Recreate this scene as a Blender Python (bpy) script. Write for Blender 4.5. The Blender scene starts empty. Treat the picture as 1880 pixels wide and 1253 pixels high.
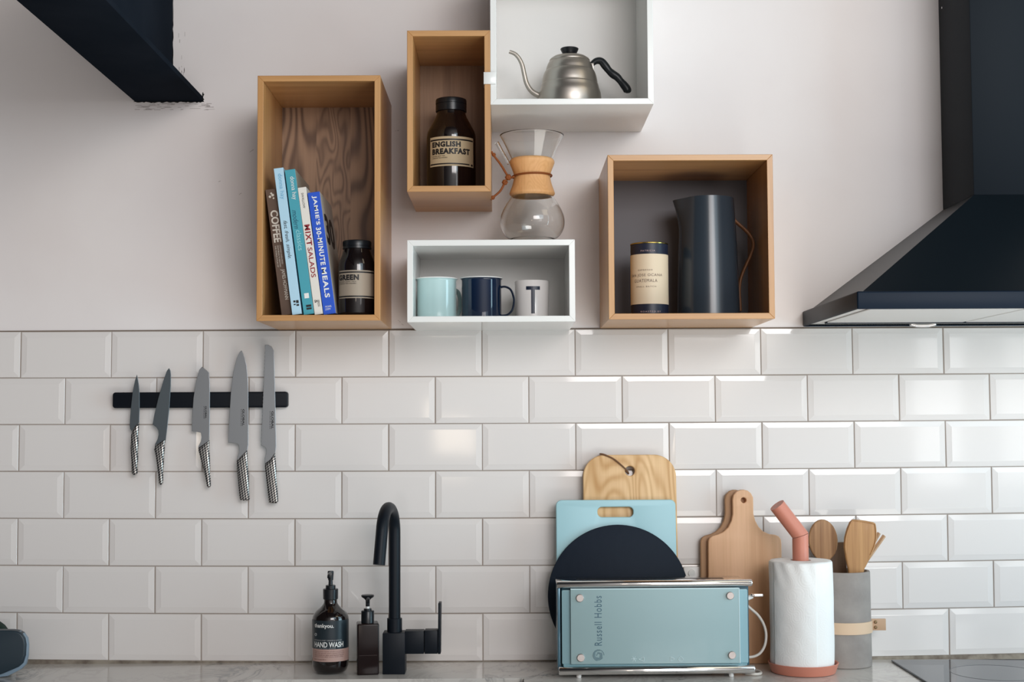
import bpy, bmesh, math, random
from mathutils import Vector, Matrix
random.seed(7)
C = bpy.context.scene
COL = C.collection
R = math.radians
PI = math.pi

# ------------------------------------------------------------------ camera
F = 2600.0                                   # focal length in pixels of the 1880 px wide frame
PITCH, YAW, ROLL = R(3.2423), R(-0.1896), R(-0.2756)
CAM = Vector((-0.0076, -3.0867, -0.2004))
def _rot():
    cx, sx = math.cos(PITCH), math.sin(PITCH); cy, sy = math.cos(YAW), math.sin(YAW); cr, sr = math.cos(ROLL), math.sin(ROLL)
    Rz = Matrix(((cy, sy, 0), (-sy, cy, 0), (0, 0, 1)))
    Rx = Matrix(((1, 0, 0), (0, cx, sx), (0, -sx, cx)))
    Ry = Matrix(((cr, 0, sr), (0, 1, 0), (-sr, 0, cr)))
    return Ry @ Rx @ Rz
ROT = _rot()
cam_data = bpy.data.cameras.new('camera')
cam = bpy.data.objects.new('camera', cam_data)
COL.objects.link(cam)
cam_data.sensor_width = 36.0
cam_data.lens = F / 1880 * 36
cam_data.clip_start = 0.05
M = Matrix((ROT[0], ROT[2], -ROT[1])).transposed()
cam.matrix_world = Matrix.Translation(CAM) @ M.to_4x4()
C.camera = cam

# ------------------------------------------------------------------ world, lights, exposure
C.view_settings.view_transform = 'Standard'
C.view_settings.look = 'None'
C.view_settings.gamma = 1
C.view_settings.use_curve_mapping = False
C.view_settings.exposure = 0.07
W = bpy.data.worlds.new('world'); C.world = W; W.use_nodes = True
bg = W.node_tree.nodes['Background']
bg.inputs['Color'].default_value = (1.0, 0.965, 0.955, 1)
nt = W.node_tree                              # the room round the camera: a sunlit floor and lower room, dim elsewhere
_tc = nt.nodes.new('ShaderNodeTexCoord'); _sx = nt.nodes.new('ShaderNodeSeparateXYZ'); nt.links.new(_tc.outputs['Generated'], _sx.inputs[0])
def _m(op, a, b=None, clamp=False):
    n = nt.nodes.new('ShaderNodeMath'); n.operation = op; n.use_clamp = clamp
    for i, x in enumerate((a, b)):
        if x is None: continue
        if hasattr(x, 'is_output'): nt.links.new(x, n.inputs[i])
        else: n.inputs[i].default_value = x
    return n.outputs[0]
_n = nt.nodes.new('ShaderNodeVectorMath'); _n.operation = 'DOT_PRODUCT'
nt.links.new(_tc.outputs['Generated'], _n.inputs[0]); _n.inputs[1].default_value = (0.25, -0.65, -0.70)
_f = _m('POWER', _m('MULTIPLY', _n.outputs['Value'], 1.0, True), 3.0)
_n2 = nt.nodes.new('ShaderNodeVectorMath'); _n2.operation = 'DOT_PRODUCT'   # bright end of the room, up and to the right
nt.links.new(_tc.outputs['Generated'], _n2.inputs[0]); _n2.inputs[1].default_value = (0.29, -0.94, 0.16)
_f2 = _m('MULTIPLY', _m('POWER', _m('MULTIPLY', _n2.outputs['Value'], 1.0, True), 12.0), 1.25)
nt.links.new(_m('ADD', _m('ADD', _m('MULTIPLY', _f, 0.44), 0.03), _f2), bg.inputs['Strength'])

def area(name, loc, target, sx, sy, power, col):
    l = bpy.data.lights.new(name, 'AREA'); l.shape = 'RECTANGLE'; l.size = sx; l.size_y = sy
    l.energy = power; l.color = col
    o = bpy.data.objects.new(name, l); COL.objects.link(o)
    o.location = loc
    d = Vector(target) - Vector(loc)
    o.rotation_euler = d.to_track_quat('-Z', 'Y').to_euler()
    return o
# glazed doors in the wall on the right, windows behind the camera, a small warm lamp and added fills
area('window_light_front', (1.35, -5.5, 1.15), (0.5, 0.0, 0.0), 2.0, 1.5, 88, (1.0, 0.945, 0.925))
area('door_light_upper', (2.9, -1.3, 0.75), (0.0, -1.3, 0.75), 1.4, 1.5, 20, (0.62, 0.86, 1.0))
area('door_light_lower', (2.9, -1.3, -0.65), (0.0, -1.3, -0.65), 1.4, 1.3, 36, (0.58, 0.86, 1.0))
area('high_fill', (1.7, -3.4, 1.05), (0.5, 0.0, 0.1), 1.6, 1.3, 16, (0.62, 0.86, 1.0))  # added fill near the camera, lifts the centre and upper right wall
area('floor_bounce_fill', (1.25, -1.75, -1.45), (0.45, 0.0, 0.3), 1.8, 1.0, 18, (1.0, 0.96, 0.88))  # added lamp below the view, brightens the box undersides like floor bounce
area('warm_top_fill', (2.2, -1.8, 1.9), (0.6, 0.0, 0.2), 1.2, 1.2, 8, (1.0, 0.86, 0.62))  # added warm fill from above right, balances the wall tones
area('window_light_behind', (2.75, -6.0, 0.3), (2.75, 0.0, 0.3), 0.30, 2.0, 6, (0.97, 0.99, 1.0))
area('window_light_behind', (3.4, -6.0, 0.3), (3.4, 0.0, 0.3), 0.45, 2.0, 6, (1.0, 0.99, 0.97))
area('warm_lamp_behind', (-0.35, -6.0, -0.32), (-0.35, 0.0, -0.32), 0.27, 0.36, 1.9, (1.0, 0.84, 0.66))

# ------------------------------------------------------------------ geometry helpers
def ray(px, py):
    v = Vector(((px - 940) / F, 1.0, (626.5 - py) / F))
    return ROT.transposed() @ v
def at(px, py, d):                            # point seen at that pixel, d metres in front of the tiles
    r = ray(px, py); t = (-d - CAM.y) / r.y
    return CAM + r * t
def ppm(d): return F / (-CAM.y - d)           # pixels per metre at that depth
ZC = -0.718                                   # worktop height
def on_top(px, py, z=ZC):
    r = ray(px, py); t = (z - CAM.z) / r.z
    return CAM + r * t
def facing(x, y): return math.atan2(CAM.x - x, y - CAM.y)

def S(r, g, b, a=1.0):
    f = lambda c: (c / 255) / 12.92 if c / 255 <= 0.04045 else ((c / 255 + 0.055) / 1.055) ** 2.4
    return (f(r), f(g), f(b), a)

def mesh_obj(name, me, mat=None, parent=None, smooth=False):
    o = bpy.data.objects.new(name, me); COL.objects.link(o)
    if mat: me.materials.clear(); [me.materials.append(m) for m in (mat if isinstance(mat, (list, tuple)) else [mat])]
    if parent: o.parent = parent
    if smooth:
        for p in me.polygons: p.use_smooth = True
    return o
def obj(name, bm, mat, parent=None, smooth=False, sharp=None):
    me = bpy.data.meshes.new(name)
    bmesh.ops.recalc_face_normals(bm, faces=bm.faces)
    bm.to_mesh(me); bm.free()
    o = mesh_obj(name, me, mat, parent, smooth)
    if smooth and sharp:
        me.set_sharp_from_angle(angle=R(sharp))
    return o
def root(name, label, cat, loc=(0, 0, 0), rz=0, group=None, rx=0, ry=0):
    o = bpy.data.objects.new(name, None); COL.objects.link(o)
    o.location = loc; o.rotation_euler = (rx, ry, rz); o.empty_display_size = 0.02
    return tag(o, label, cat, group)
def tag(o, label, cat, group=None):
    o['label'] = label; o['category'] = cat
    if group: o['group'] = group
    return o
def structure(o): o['kind'] = 'structure'; return o

def box(bm, x0, x1, y0, y1, z0, z1, bev=0, seg=2):
    vs = [bm.verts.new((x, y, z)) for x in (x0, x1) for y in (y0, y1) for z in (z0, z1)]
    q = [(0, 1, 3, 2), (4, 6, 7, 5), (0, 4, 5, 1), (2, 3, 7, 6), (0, 2, 6, 4), (1, 5, 7, 3)]
    fs = [bm.faces.new([vs[i] for i in f]) for f in q]
    if bev:
        es = list({e for f in fs for e in f.edges})
        bmesh.ops.bevel(bm, geom=es, offset=bev, segments=seg, profile=0.5, affect='EDGES')
def BM(): return bmesh.new()
def boxo(name, dims, mat, parent=None, bev=0, seg=2, smooth=None):
    bm = BM(); box(bm, *dims, bev=bev, seg=seg)
    return obj(name, bm, mat, parent, smooth=bool(bev) if smooth is None else smooth, sharp=40)
def prism(bm, bottom, top):                   # two loops of equal length
    a = [bm.verts.new(p) for p in bottom]; b = [bm.verts.new(p) for p in top]
    n = len(a)
    bm.faces.new(a[::-1]); bm.faces.new(b)
    for i in range(n): bm.faces.new((a[i], a[(i + 1) % n], b[(i + 1) % n], b[i]))

def lathe(prof, seg=64, a0=0.0, a1=2 * PI, close=True):
    bm = BM(); full = abs(a1 - a0 - 2 * PI) < 1e-6
    n = seg if full else seg + 1
    rings = []
    for r, z in prof:
        if r < 1e-6: rings.append([bm.verts.new((0, 0, z))])
        else: rings.append([bm.verts.new((r * math.sin(a0 + (a1 - a0) * k / seg), -r * math.cos(a0 + (a1 - a0) * k / seg), z)) for k in range(n)])
    m = seg
    for A, B in zip(rings, rings[1:]):
        for k in range(m):
            k2 = (k + 1) % n
            if len(A) == 1 and len(B) == 1: continue
            if len(A) == 1: bm.faces.new((A[0], B[k], B[k2]))
            elif len(B) == 1: bm.faces.new((A[k], A[k2], B[0]))
            else: bm.faces.new((A[k], A[k2], B[k2], B[k]))
    return bm
def smoothprof(pts, n=6):                     # Catmull-Rom through profile points
    out = []
    P = [pts[0]] + list(pts) + [pts[-1]]
    for i in range(1, len(P) - 2):
        for k in range(n):
            t = k / n
            out.append(tuple(0.5 * (2 * P[i][j] + (P[i + 1][j] - P[i - 1][j]) * t + (2 * P[i - 1][j] - 5 * P[i][j] + 4 * P[i + 1][j] - P[i + 2][j]) * t * t
                                    + (3 * P[i][j] - P[i - 1][j] - 3 * P[i + 1][j] + P[i + 2][j]) * t ** 3) for j in range(len(pts[0]))))
    out.append(tuple(pts[-1]))
    return out
def tube(pts, rad, seg=14, smooth_n=0, flat=1.0, caps=True, flat_axis=None):
    if smooth_n:
        if isinstance(rad, (list, tuple)):
            q = smoothprof([tuple(p) + (r,) for p, r in zip(pts, rad)], smooth_n)
            pts = [Vector(p[:3]) for p in q]; rad = [p[3] for p in q]
        else: pts = [Vector(p) for p in smoothprof([tuple(p) for p in pts], smooth_n)]
    pts = [Vector(p) for p in pts]
    if not isinstance(rad, (list, tuple)): rad = [rad] * len(pts)
    bm = BM(); rings = []
    t = (pts[1] - pts[0]).normalized()
    u = Vector(flat_axis) if flat_axis else (Vector((0, 1, 0)) if abs(t.y) < 0.9 else Vector((1, 0, 0)))
    for i, p in enumerate(pts):
        t = (pts[min(i + 1, len(pts) - 1)] - pts[max(i - 1, 0)]).normalized()
        u = (u - t * u.dot(t)).normalized(); v = t.cross(u)
        rings.append([bm.verts.new(p + (u * math.cos(2 * PI * k / seg) + v * math.sin(2 * PI * k / seg) * flat) * rad[i]) for k in range(seg)])
    for A, B in zip(rings, rings[1:]):
        for k in range(seg): bm.faces.new((A[k], A[(k + 1) % seg], B[(k + 1) % seg], B[k]))
    if caps: bm.faces.new(rings[0][::-1]); bm.faces.new(rings[-1])
    return bm
def merge(bm, other):
    me = bpy.data.meshes.new('tmp'); other.to_mesh(me); other.free(); bm.from_mesh(me); bpy.data.meshes.remove(me)

def from_curve(cu):
    o = bpy.data.objects.new('tmp', cu); COL.objects.link(o)
    dg = bpy.context.evaluated_depsgraph_get()
    me = bpy.data.meshes.new_from_object(o.evaluated_get(dg))
    bpy.data.objects.remove(o)
    return me
def slab(loops, thick, bevel=0.0, bres=2):
    """flat shape from 2D loops (first outer, others holes), standing in the XZ plane, front face at y=0, back at y=thick"""
    cu = bpy.data.curves.new('c', 'CURVE'); cu.dimensions = '2D'; cu.fill_mode = 'BOTH'
    cu.extrude = max(thick / 2 - bevel, 0.00001); cu.bevel_depth = bevel; cu.bevel_resolution = bres; cu.offset = -bevel
    for L in loops:
        sp = cu.splines.new('POLY'); sp.points.add(len(L) - 1); sp.use_cyclic_u = True
        for p, q in zip(sp.points, L): p.co = (q[0], q[1], 0, 1)
    me = from_curve(cu); bpy.data.curves.remove(cu)
    me.transform(Matrix(((1, 0, 0, 0), (0, 0, -1, thick / 2), (0, 1, 0, 0), (0, 0, 0, 1))))
    bm = BM(); bm.from_mesh(me); bmesh.ops.remove_doubles(bm, verts=bm.verts, dist=1e-6)
    bpy.data.meshes.remove(me)
    return bm
def text_mesh(body, italic=0.0, bold=0.0, spacing=1.0):
    cu = bpy.data.curves.new('t', 'FONT'); cu.body = body; cu.size = 1.0; cu.shear = italic; cu.offset = bold
    cu.space_character = spacing; cu.fill_mode = 'FRONT'; cu.resolution_u = 3
    me = from_curve(cu); bpy.data.curves.remove(cu)
    xs = [v.co.x for v in me.vertices]; ys = [v.co.y for v in me.vertices]
    x0, x1, y0, y1 = min(xs), max(xs), min(ys), max(ys)
    for v in me.vertices: v.co.x = (v.co.x - x0) / (x1 - x0); v.co.y = (v.co.y - y0) / (y1 - y0); v.co.z = 0
    return me                                 # normalised to the unit square
def flat_text(name, body, x0, x1, z0, z1, y, mat, parent, turn=0, **kw):
    me = text_mesh(body, **kw)
    for v in me.vertices:
        a, b = v.co.x, v.co.y
        if turn == 0: u, w = a, b
        elif turn == 1: u, w = b, 1 - a       # reads downwards
        else: u, w = 1 - b, a                 # reads upwards
        v.co = (x0 + (x1 - x0) * u, y, z0 + (z1 - z0) * w)
    return mesh_obj(name, me, mat, parent)
def cyl_text(name, body, r, a0, a1, z0, z1, mat, parent, **kw):
    me = text_mesh(body, **kw)
    for v in me.vertices:
        a = R(a0 + (a1 - a0) * v.co.x)
        v.co = (r * math.sin(a), -r * math.cos(a), z0 + (z1 - z0) * v.co.y)
    return mesh_obj(name, me, mat, parent)
def cyl_patch(bm, r, a0, a1, z0, z1, n=28):
    P = [[bm.verts.new((r * math.sin(R(a0 + (a1 - a0) * k / n)), -r * math.cos(R(a0 + (a1 - a0) * k / n)), z)) for k in range(n + 1)] for z in (z0, z1)]
    for k in range(n): bm.faces.new((P[0][k], P[0][k + 1], P[1][k + 1], P[1][k]))
def rrect(x0, x1, z0, z1, r, n=6):
    out = []
    for cx, cz, s in ((x1 - r, z1 - r, 0), (x0 + r, z1 - r, 90), (x0 + r, z0 + r, 180), (x1 - r, z0 + r, 270)):
        for k in range(n + 1):
            a = R(s + 90 * k / n); out.append((cx + r * math.cos(a), cz + r * math.sin(a)))
    return out
def circle(cx, cz, r, n=32): return [(cx + r * math.cos(2 * PI * k / n), cz + r * math.sin(2 * PI * k / n)) for k in range(n)]
def pxprof(cx, d, pts):                       # profile from half widths and heights read on the photo
    k = ppm(d); return [(hw / k, at(cx, py, d).z) for hw, py in pts]

# ------------------------------------------------------------------ materials
def mat(name, col, rough=0.5, metal=0.0, spec=0.5, coat=0.0, trans=0.0, ior=1.45, bump=None, sheen=0.0, aniso=0):
    m = bpy.data.materials.new(name); m.use_nodes = True
    nt = m.node_tree; p = nt.nodes['Principled BSDF']
    p.inputs['Base Color'].default_value = col
    p.inputs['Roughness'].default_value = rough; p.inputs['Metallic'].default_value = metal
    p.inputs['Specular IOR Level'].default_value = spec; p.inputs['Coat Weight'].default_value = coat
    p.inputs['Coat Roughness'].default_value = 0.05
    p.inputs['Transmission Weight'].default_value = trans; p.inputs['IOR'].default_value = ior
    if bump:                                  # (scale, strength, detail)
        tc = nt.nodes.new('ShaderNodeTexCoord'); n = nt.nodes.new('ShaderNodeTexNoise')
        n.inputs['Scale'].default_value = bump[0]; n.inputs['Detail'].default_value = bump[2]
        b = nt.nodes.new('ShaderNodeBump'); b.inputs['Strength'].default_value = bump[1]; b.inputs['Distance'].default_value = 0.002
        nt.links.new(tc.outputs['Object'], n.inputs['Vector']); nt.links.new(n.outputs['Fac'], b.inputs['Height'])
        nt.links.new(b.outputs['Normal'], p.inputs['Normal'])
    return m
def N(nt, t, **kw):
    n = nt.nodes.new(t)
    for k, v in kw.items():
        if k in n.inputs: n.inputs[k].default_value = v
        else: setattr(n, k, v)
    return n
def math_node(nt, op, a, b=None):
    n = nt.nodes.new('ShaderNodeMath'); n.operation = op
    for i, x in enumerate((a, b)):
        if x is None: continue
        if hasattr(x, 'is_output'): nt.links.new(x, n.inputs[i])
        else: n.inputs[i].default_value = x
    return n.outputs[0]
def ramp(nt, fac, stops):
    r = nt.nodes.new('ShaderNodeValToRGB'); e = r.color_ramp.elements
    while len(e) < len(stops): e.new(0.5)
    for q, (p, c) in zip(e, stops): q.position = p; q.color = c
    nt.links.new(fac, r.inputs[0]); return r.outputs[0]
def speckle(name, base, c2, scale, rough=0.5, lo=0.35, hi=0.7, **kw):
    m = mat(name, base, rough, **kw); nt = m.node_tree
    tc = N(nt, 'ShaderNodeTexCoord'); n = N(nt, 'ShaderNodeTexNoise', Scale=scale, Detail=6.0)
    nt.links.new(tc.outputs['Object'], n.inputs['Vector'])
    nt.links.new(ramp(nt, n.outputs['Fac'], [(lo, base), (hi, c2)]), nt.nodes['Principled BSDF'].inputs['Base Color'])
    return m
def wood(name, light, dark, axis='Z', figure=0.0, fscale=1.0, rough=0.5, fine=0.35, off=0.0, streak=1.0, coat=0.0):
    m = mat(name, light, rough, coat=coat); nt = m.node_tree; p = nt.nodes['Principled BSDF']
    tc = N(nt, 'ShaderNodeTexCoord')
    def mapped(a, l):
        mp = N(nt, 'ShaderNodeMapping')
        s = {'X': (l, a, a), 'Y': (a, l, a), 'Z': (a, a, l)}[axis]
        mp.inputs['Scale'].default_value = s; mp.inputs['Location'].default_value = (off, off * 1.7, off * 0.6)
        nt.links.new(tc.outputs['Object'], mp.inputs['Vector']); return mp.outputs[0]
    n1 = N(nt, 'ShaderNodeTexNoise', Scale=1.0, Detail=5.0, Roughness=0.65); nt.links.new(mapped(260, 7), n1.inputs['Vector'])
    n2 = N(nt, 'ShaderNodeTexNoise', Scale=1.0, Detail=3.0); nt.links.new(mapped(45 * streak, 1.6), n2.inputs['Vector'])
    v = math_node(nt, 'ADD', math_node(nt, 'MULTIPLY', n1.outputs['Fac'], fine), math_node(nt, 'MULTIPLY', n2.outputs['Fac'], 1 - fine))
    if figure:
        n3 = N(nt, 'ShaderNodeTexNoise', Scale=1.0, Detail=1.0, Roughness=0.4); nt.links.new(mapped(9 * fscale, 2.2 * fscale), n3.inputs['Vector'])
        s = math_node(nt, 'SINE', math_node(nt, 'MULTIPLY', n3.outputs['Fac'], 95.0))
        s = math_node(nt, 'ADD', math_node(nt, 'MULTIPLY', s, 0.5), 0.5)
        s = math_node(nt, 'POWER', s, 1.6)
        v = math_node(nt, 'ADD', math_node(nt, 'MULTIPLY', v, 1 - figure), math_node(nt, 'MULTIPLY', s, figure))
        c = ramp(nt, v, [(0.18, light), (0.72, dark)])
    else: c = ramp(nt, v, [(0.34, light), (0.66, dark)])
    nt.links.new(c, p.inputs['Base Color'])
    b = N(nt, 'ShaderNodeBump'); b.inputs['Strength'].default_value = 0.05; b.inputs['Distance'].default_value = 0.0005
    nt.links.new(v, b.inputs['Height']); nt.links.new(b.outputs['Normal'], p.inputs['Normal'])
    return m

OAK_L, OAK_D = (0.58, 0.315, 0.125, 1), (0.43, 0.21, 0.075, 1)
oak_x, oak_z, oak_y = [wood('oak_' + a, OAK_L, OAK_D, a, rough=0.30, coat=0.0) for a in 'XZY']
OAKB_L, OAKB_D = (0.40, 0.245, 0.15, 1), (0.13, 0.07, 0.042, 1)
oak_back = [wood('oak_back_%d' % i, OAKB_L, OAKB_D, 'Z', figure=f, fscale=s, off=o) for i, (f, s, o) in enumerate(((0.42, 1.2, 3.1), (0.25, 2.6, 8.4), (0.45, 0.9, 13.7)))]
oak_dark = wood('oak_plain_back', (0.34, 0.20, 0.115, 1), (0.20, 0.11, 0.06, 1), 'Z', off=4)
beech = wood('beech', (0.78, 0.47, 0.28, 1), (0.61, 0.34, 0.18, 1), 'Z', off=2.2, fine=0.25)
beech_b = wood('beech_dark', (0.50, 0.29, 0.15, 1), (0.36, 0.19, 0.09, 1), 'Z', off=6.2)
rubberwood = wood('board_wood', (0.86, 0.60, 0.33, 1), (0.56, 0.31, 0.12, 1), 'Z', figure=0.26, fscale=1.5, off=5.5)
spoonwood = wood('spoon_wood', (0.52, 0.30, 0.145, 1), (0.24, 0.115, 0.045, 1), 'Z', streak=2.2, off=1.0)
spatwood = wood('spatula_wood', (0.55, 0.30, 0.12, 1), (0.33, 0.15, 0.05, 1), 'Z', streak=1.6, off=7.0, coat=0.2)
darkwood = wood('turner_wood', (0.22, 0.115, 0.06, 1), (0.12, 0.06, 0.03, 1), 'Z', off=9.0)
palewood = wood('pale_wood', (0.66, 0.44, 0.28, 1), (0.5, 0.3, 0.17, 1), 'Z', off=9.0)
collarwood = wood('collar_wood', (0.84, 0.50, 0.24, 1), (0.66, 0.34, 0.13, 1), 'Z', figure=0.12, fscale=3, off=3.0)

white_paint = mat('white_lacquer', (0.80, 0.80, 0.78, 1), 0.16)
white_in = mat('white_lacquer_matt', (0.80, 0.785, 0.765, 1), 0.4)
grey_back = mat('grey_painted_board', (0.125, 0.118, 0.13, 1), 0.55)
plaster = speckle('plaster', (0.785, 0.735, 0.725, 1), (0.83, 0.79, 0.78, 1), 3.0, 0.85, bump=(25, 0.15, 8))
tile_m = mat('glazed_tile', (0.76, 0.725, 0.705, 1), 0.06, spec=0.6, bump=(14, 0.035, 1))
grout_m = mat('grout', (0.36, 0.31, 0.275, 1), 0.95)
seal_m = speckle('dirty_sealant', (0.30, 0.26, 0.21, 1), (0.12, 0.09, 0.07, 1), 40, 0.8)
black_steel = mat('matt_black_paint', (0.006, 0.010, 0.014, 1), 0.36, spec=0.2)
beam_m = speckle('beam_paint', (0.013, 0.017, 0.024, 1), (0.018, 0.022, 0.030, 1), 5, 0.7, spec=0.0)
rim_m = mat('dark_blue_black_steel', (0.006, 0.014, 0.028, 1), 0.42, spec=0.15)
steel = mat('brushed_steel', (0.50, 0.455, 0.41, 1), 0.40, metal=1)
hoodsteel = mat('hood_steel', (0.72, 0.71, 0.69, 1), 0.45, metal=0.6)
chrome = mat('chrome', (0.82, 0.80, 0.79, 1), 0.08, metal=1)
blade_m = mat('knife_steel', (0.36, 0.38, 0.40, 1), 0.30, metal=1)
blade_d = mat('knife_steel_dark', (0.15, 0.18, 0.20, 1), 0.33, metal=1)
tapblack = mat('tap_black', (0.005, 0.008, 0.013, 1), 0.45, spec=.25)
black_pl = mat('black_plastic', (0.008, 0.010, 0.013, 1), 0.3)
black_rub = mat('black_handle', (0.006, 0.009, 0.012, 1), 0.4)
dark_glass = mat('dark_amber_glass', (0.008, 0.005, 0.005, 1), 0.05, coat=0.5)
amber = mat('amber_plastic', (0.012, 0.006, 0.006, 1), 0.18, spec=.3)
kraft = mat('kraft_label', (0.55, 0.44, 0.28, 1), 0.6)
kraft_d = mat('kraft_label_dull', (0.36, 0.30, 0.235, 1), 0.6)
ink = mat('black_ink', (0.012, 0.011, 0.012, 1), 0.5)
white_ink = mat('white_ink', (0.80, 0.80, 0.78, 1), 0.5)
glass = mat('clear_glass', (0.97, 0.985, 0.98, 1), 0.0, trans=1.0, ior=1.45)
leather = mat('tan_leather', (0.22, 0.062, 0.014, 1), 0.6, spec=.3)

# ------------------------------------------------------------------ setting: wall, tiles, grout
WALLY = 0.007                                 # plaster face; the tile faces stand 7 mm proud, at y = 0
bm = BM(); box(bm, -2.4, 3.2, WALLY, 0.15, -1.62, 1.75)
wall = structure(obj('wall_back', bm, plaster))
CX = [0.03853, -3e-05, -6e-05, 0, 1.22256, -0.00068, -0.0022, -0.00293, -2e-05, -0.0191]
CZ = [-0.3591, -0.41043, 0.0008, 0.00075, 0.00036, 0.00081, 0.0, 0.00525, 0.0065, -2e-05]
def grid(i, j):                               # joint lines of the tiles (rows bowed a few millimetres to imitate lens curvature)
    ic = min(max(i, -0.5), 11.5); a_ = (ic - 5.5) / 6; b_ = (j - 3.5) / 4
    t = [a_ ** a * b_ ** b for a in range(4) for b in range(4 - a)]
    return sum(c * q for c, q in zip(CX, t)) + (i - ic) * 0.202, sum(c * q for c, q in zip(CZ, t))
bm = BM()
G = 0.00115
for j in range(7):
    i0 = -5.0 if j % 2 == 0 else -5.5
    for n in range(24):
        i = i0 + n
        c = [grid(i, j), grid(i + 1, j), grid(i + 1, j + 1), grid(i, j + 1)]
        jx, jz = random.uniform(-.0004, .0004), random.uniform(-.0003, .0003)
        sg = ((1, -1), (-1, -1), (-1, 1), (1, 1))
        t = [random.uniform(-.00035, .00035) for _ in range(2)]
        lv = []
        for inset, y in ((0, WALLY - 0.0005), (0, 0.0022), (0.0006, 0.0016), (0.0112, 0.0002), (0.0122, 0.0)):
            L = []
            for (x, z), (sx, sz) in zip(c, sg):
                yy = y if inset == 0 and y > 0.005 else y + t[0] * sx + t[1] * sz
                L.append(bm.verts.new((x + sx * (G + inset) + jx, yy, z + sz * (G + inset) + jz)))
            lv.append(L)
        for A, B in zip(lv, lv[1:]):
            for k in range(4): bm.faces.new((A[k], A[(k + 1) % 4], B[(k + 1) % 4], B[k]))
        bm.faces.new(lv[-1])
tiles = obj('tile_cladding', bm, tile_m, wall)
bm = BM()
for n in range(48):                           # grout bed follows the rows
    i = -5 + n * 0.5
    for j in range(7):
        P = [grid(i, j), grid(i + .5, j), grid(i + .5, j + 1), grid(i, j + 1)]
        bm.faces.new([bm.verts.new((x, 0.0030, z)) for x, z in P])
bmesh.ops.remove_doubles(bm, verts=bm.verts, dist=1e-5)
obj('grout', bm, grout_m, wall)
bm = BM()                                     # sealant between tiles and worktop
pts = [grid(-5 + n * 0.5, 7) for n in range(49)]
for (xa, za), (xb, zb) in zip(pts, pts[1:]):
    prism(bm, [(xa, 0.006, ZC - .002), (xb, 0.006, ZC - .002), (xb, -0.0015, ZC - .002), (xa, -0.0015, ZC - .002)],
              [(xa, 0.006, za + .001), (xb, 0.006, zb + .001), (xb, 0.0025, zb + .0005), (xa, 0.0025, za + .0005)])
obj('sealant', bm, seal_m, wall)
bm = BM()                                     # thin shadowed joint along the top course
for (xa, za), (xb, zb) in zip([grid(-5 + n * .5, 0) for n in range(48)], [grid(-4.5 + n * .5, 0) for n in range(48)]):
    prism(bm, [(xa, 0.0068, za - .001), (xb, 0.0068, zb - .001), (xb, 0.0045, zb - .001), (xa, 0.0045, za - .001)],
              [(xa, 0.0068, za + .0022), (xb, 0.0068, zb + .0022), (xb, 0.0052, zb + .0022), (xa, 0.0052, za + .0022)])
obj('top_joint', bm, mat('top_joint_grout', (0.20, 0.155, 0.12, 1), 0.9), wall)

# steel beam running out of the wall at the top left
b0, b1 = at(247, 188, -WALLY), at(372, 185, -WALLY)
zf = (b0.z + b1.z) / 2
wx = at(317, 60, -WALLY).x
beam = root('steel_beam', 'black painted steel I-beam running out of the wall at the top left corner', 'beam', ((b0.x + b1.x) / 2, 0, zf))
hw = (b1.x - b0.x) / 2; cx = (b0.x + b1.x) / 2
boxo('bottom_flange', (-hw, hw, -2.2, WALLY + 0.03, 0, 0.012), beam_m, beam, bev=0.0015)
boxo('web', (-0.005, wx - cx, -2.2, WALLY + 0.03, 0.012, 0.31), beam_m, beam)
boxo('top_flange', (-hw, hw, -2.2, WALLY + 0.03, 0.31, 0.322), beam_m, beam, bev=0.0015)
# ragged gap left in the plaster round the beam
crk = mat('plaster_gap', (0.01, 0.01, 0.01, 1), 1.0)
bm = BM()
def ragged(bm, pts, w0, w1, nn):
    P = [];
    for k in range(nn + 1):
        t = k / nn * (len(pts) - 1); i = min(int(t), len(pts) - 2); f = t - i
        p = Vector(pts[i]).lerp(Vector(pts[i + 1]), f); P.append(p)
    lo = []; hi = []
    for k, p in enumerate(P):
        dr = (P[min(k + 1, nn)] - P[max(k - 1, 0)]).normalized(); nrm = Vector((-dr.z, 0, dr.x))
        w = random.uniform(w0, w1)
        lo.append(bm.verts.new(p + nrm * w * .3)); hi.append(bm.verts.new(p - nrm * w))
    for k in range(nn): bm.faces.new((lo[k], lo[k + 1], hi[k + 1], hi[k]))
yg = WALLY - 0.0004
ragged(bm, [(b0.x - .002, yg, zf), (b1.x + .003, yg, zf)], 0.0005, 0.0035, 40)
ragged(bm, [(b1.x, yg, zf), (b1.x, yg, zf + .02)], 0.0005, 0.004, 10)
ragged(bm, [(wx, yg, zf + .015), (wx + .001, yg, zf + .31)], 0.0002, 0.0018, 30)
obj('plaster_gap', bm, crk, wall)
# rough filler around it
bm = BM()
for k in range(46):
    x = random.uniform(b0.x, b1.x + .01); z = zf - random.uniform(.004, .02)
    l = random.uniform(.004, .02); h = random.uniform(.0004, .0012)
    box(bm, x, x + l, yg - random.uniform(.0002, .0012), WALLY, z, z + h)
for k in range(12):
    z = zf + random.uniform(.05, .15); x = wx + random.uniform(.012, .028)
    box(bm, x, x + random.uniform(.0006, .0015), yg, WALLY, z, z + random.uniform(.003, .012))
obj('rough_filler', bm, mat('filler', (0.50, 0.46, 0.45, 1), 0.95), wall)

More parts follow.
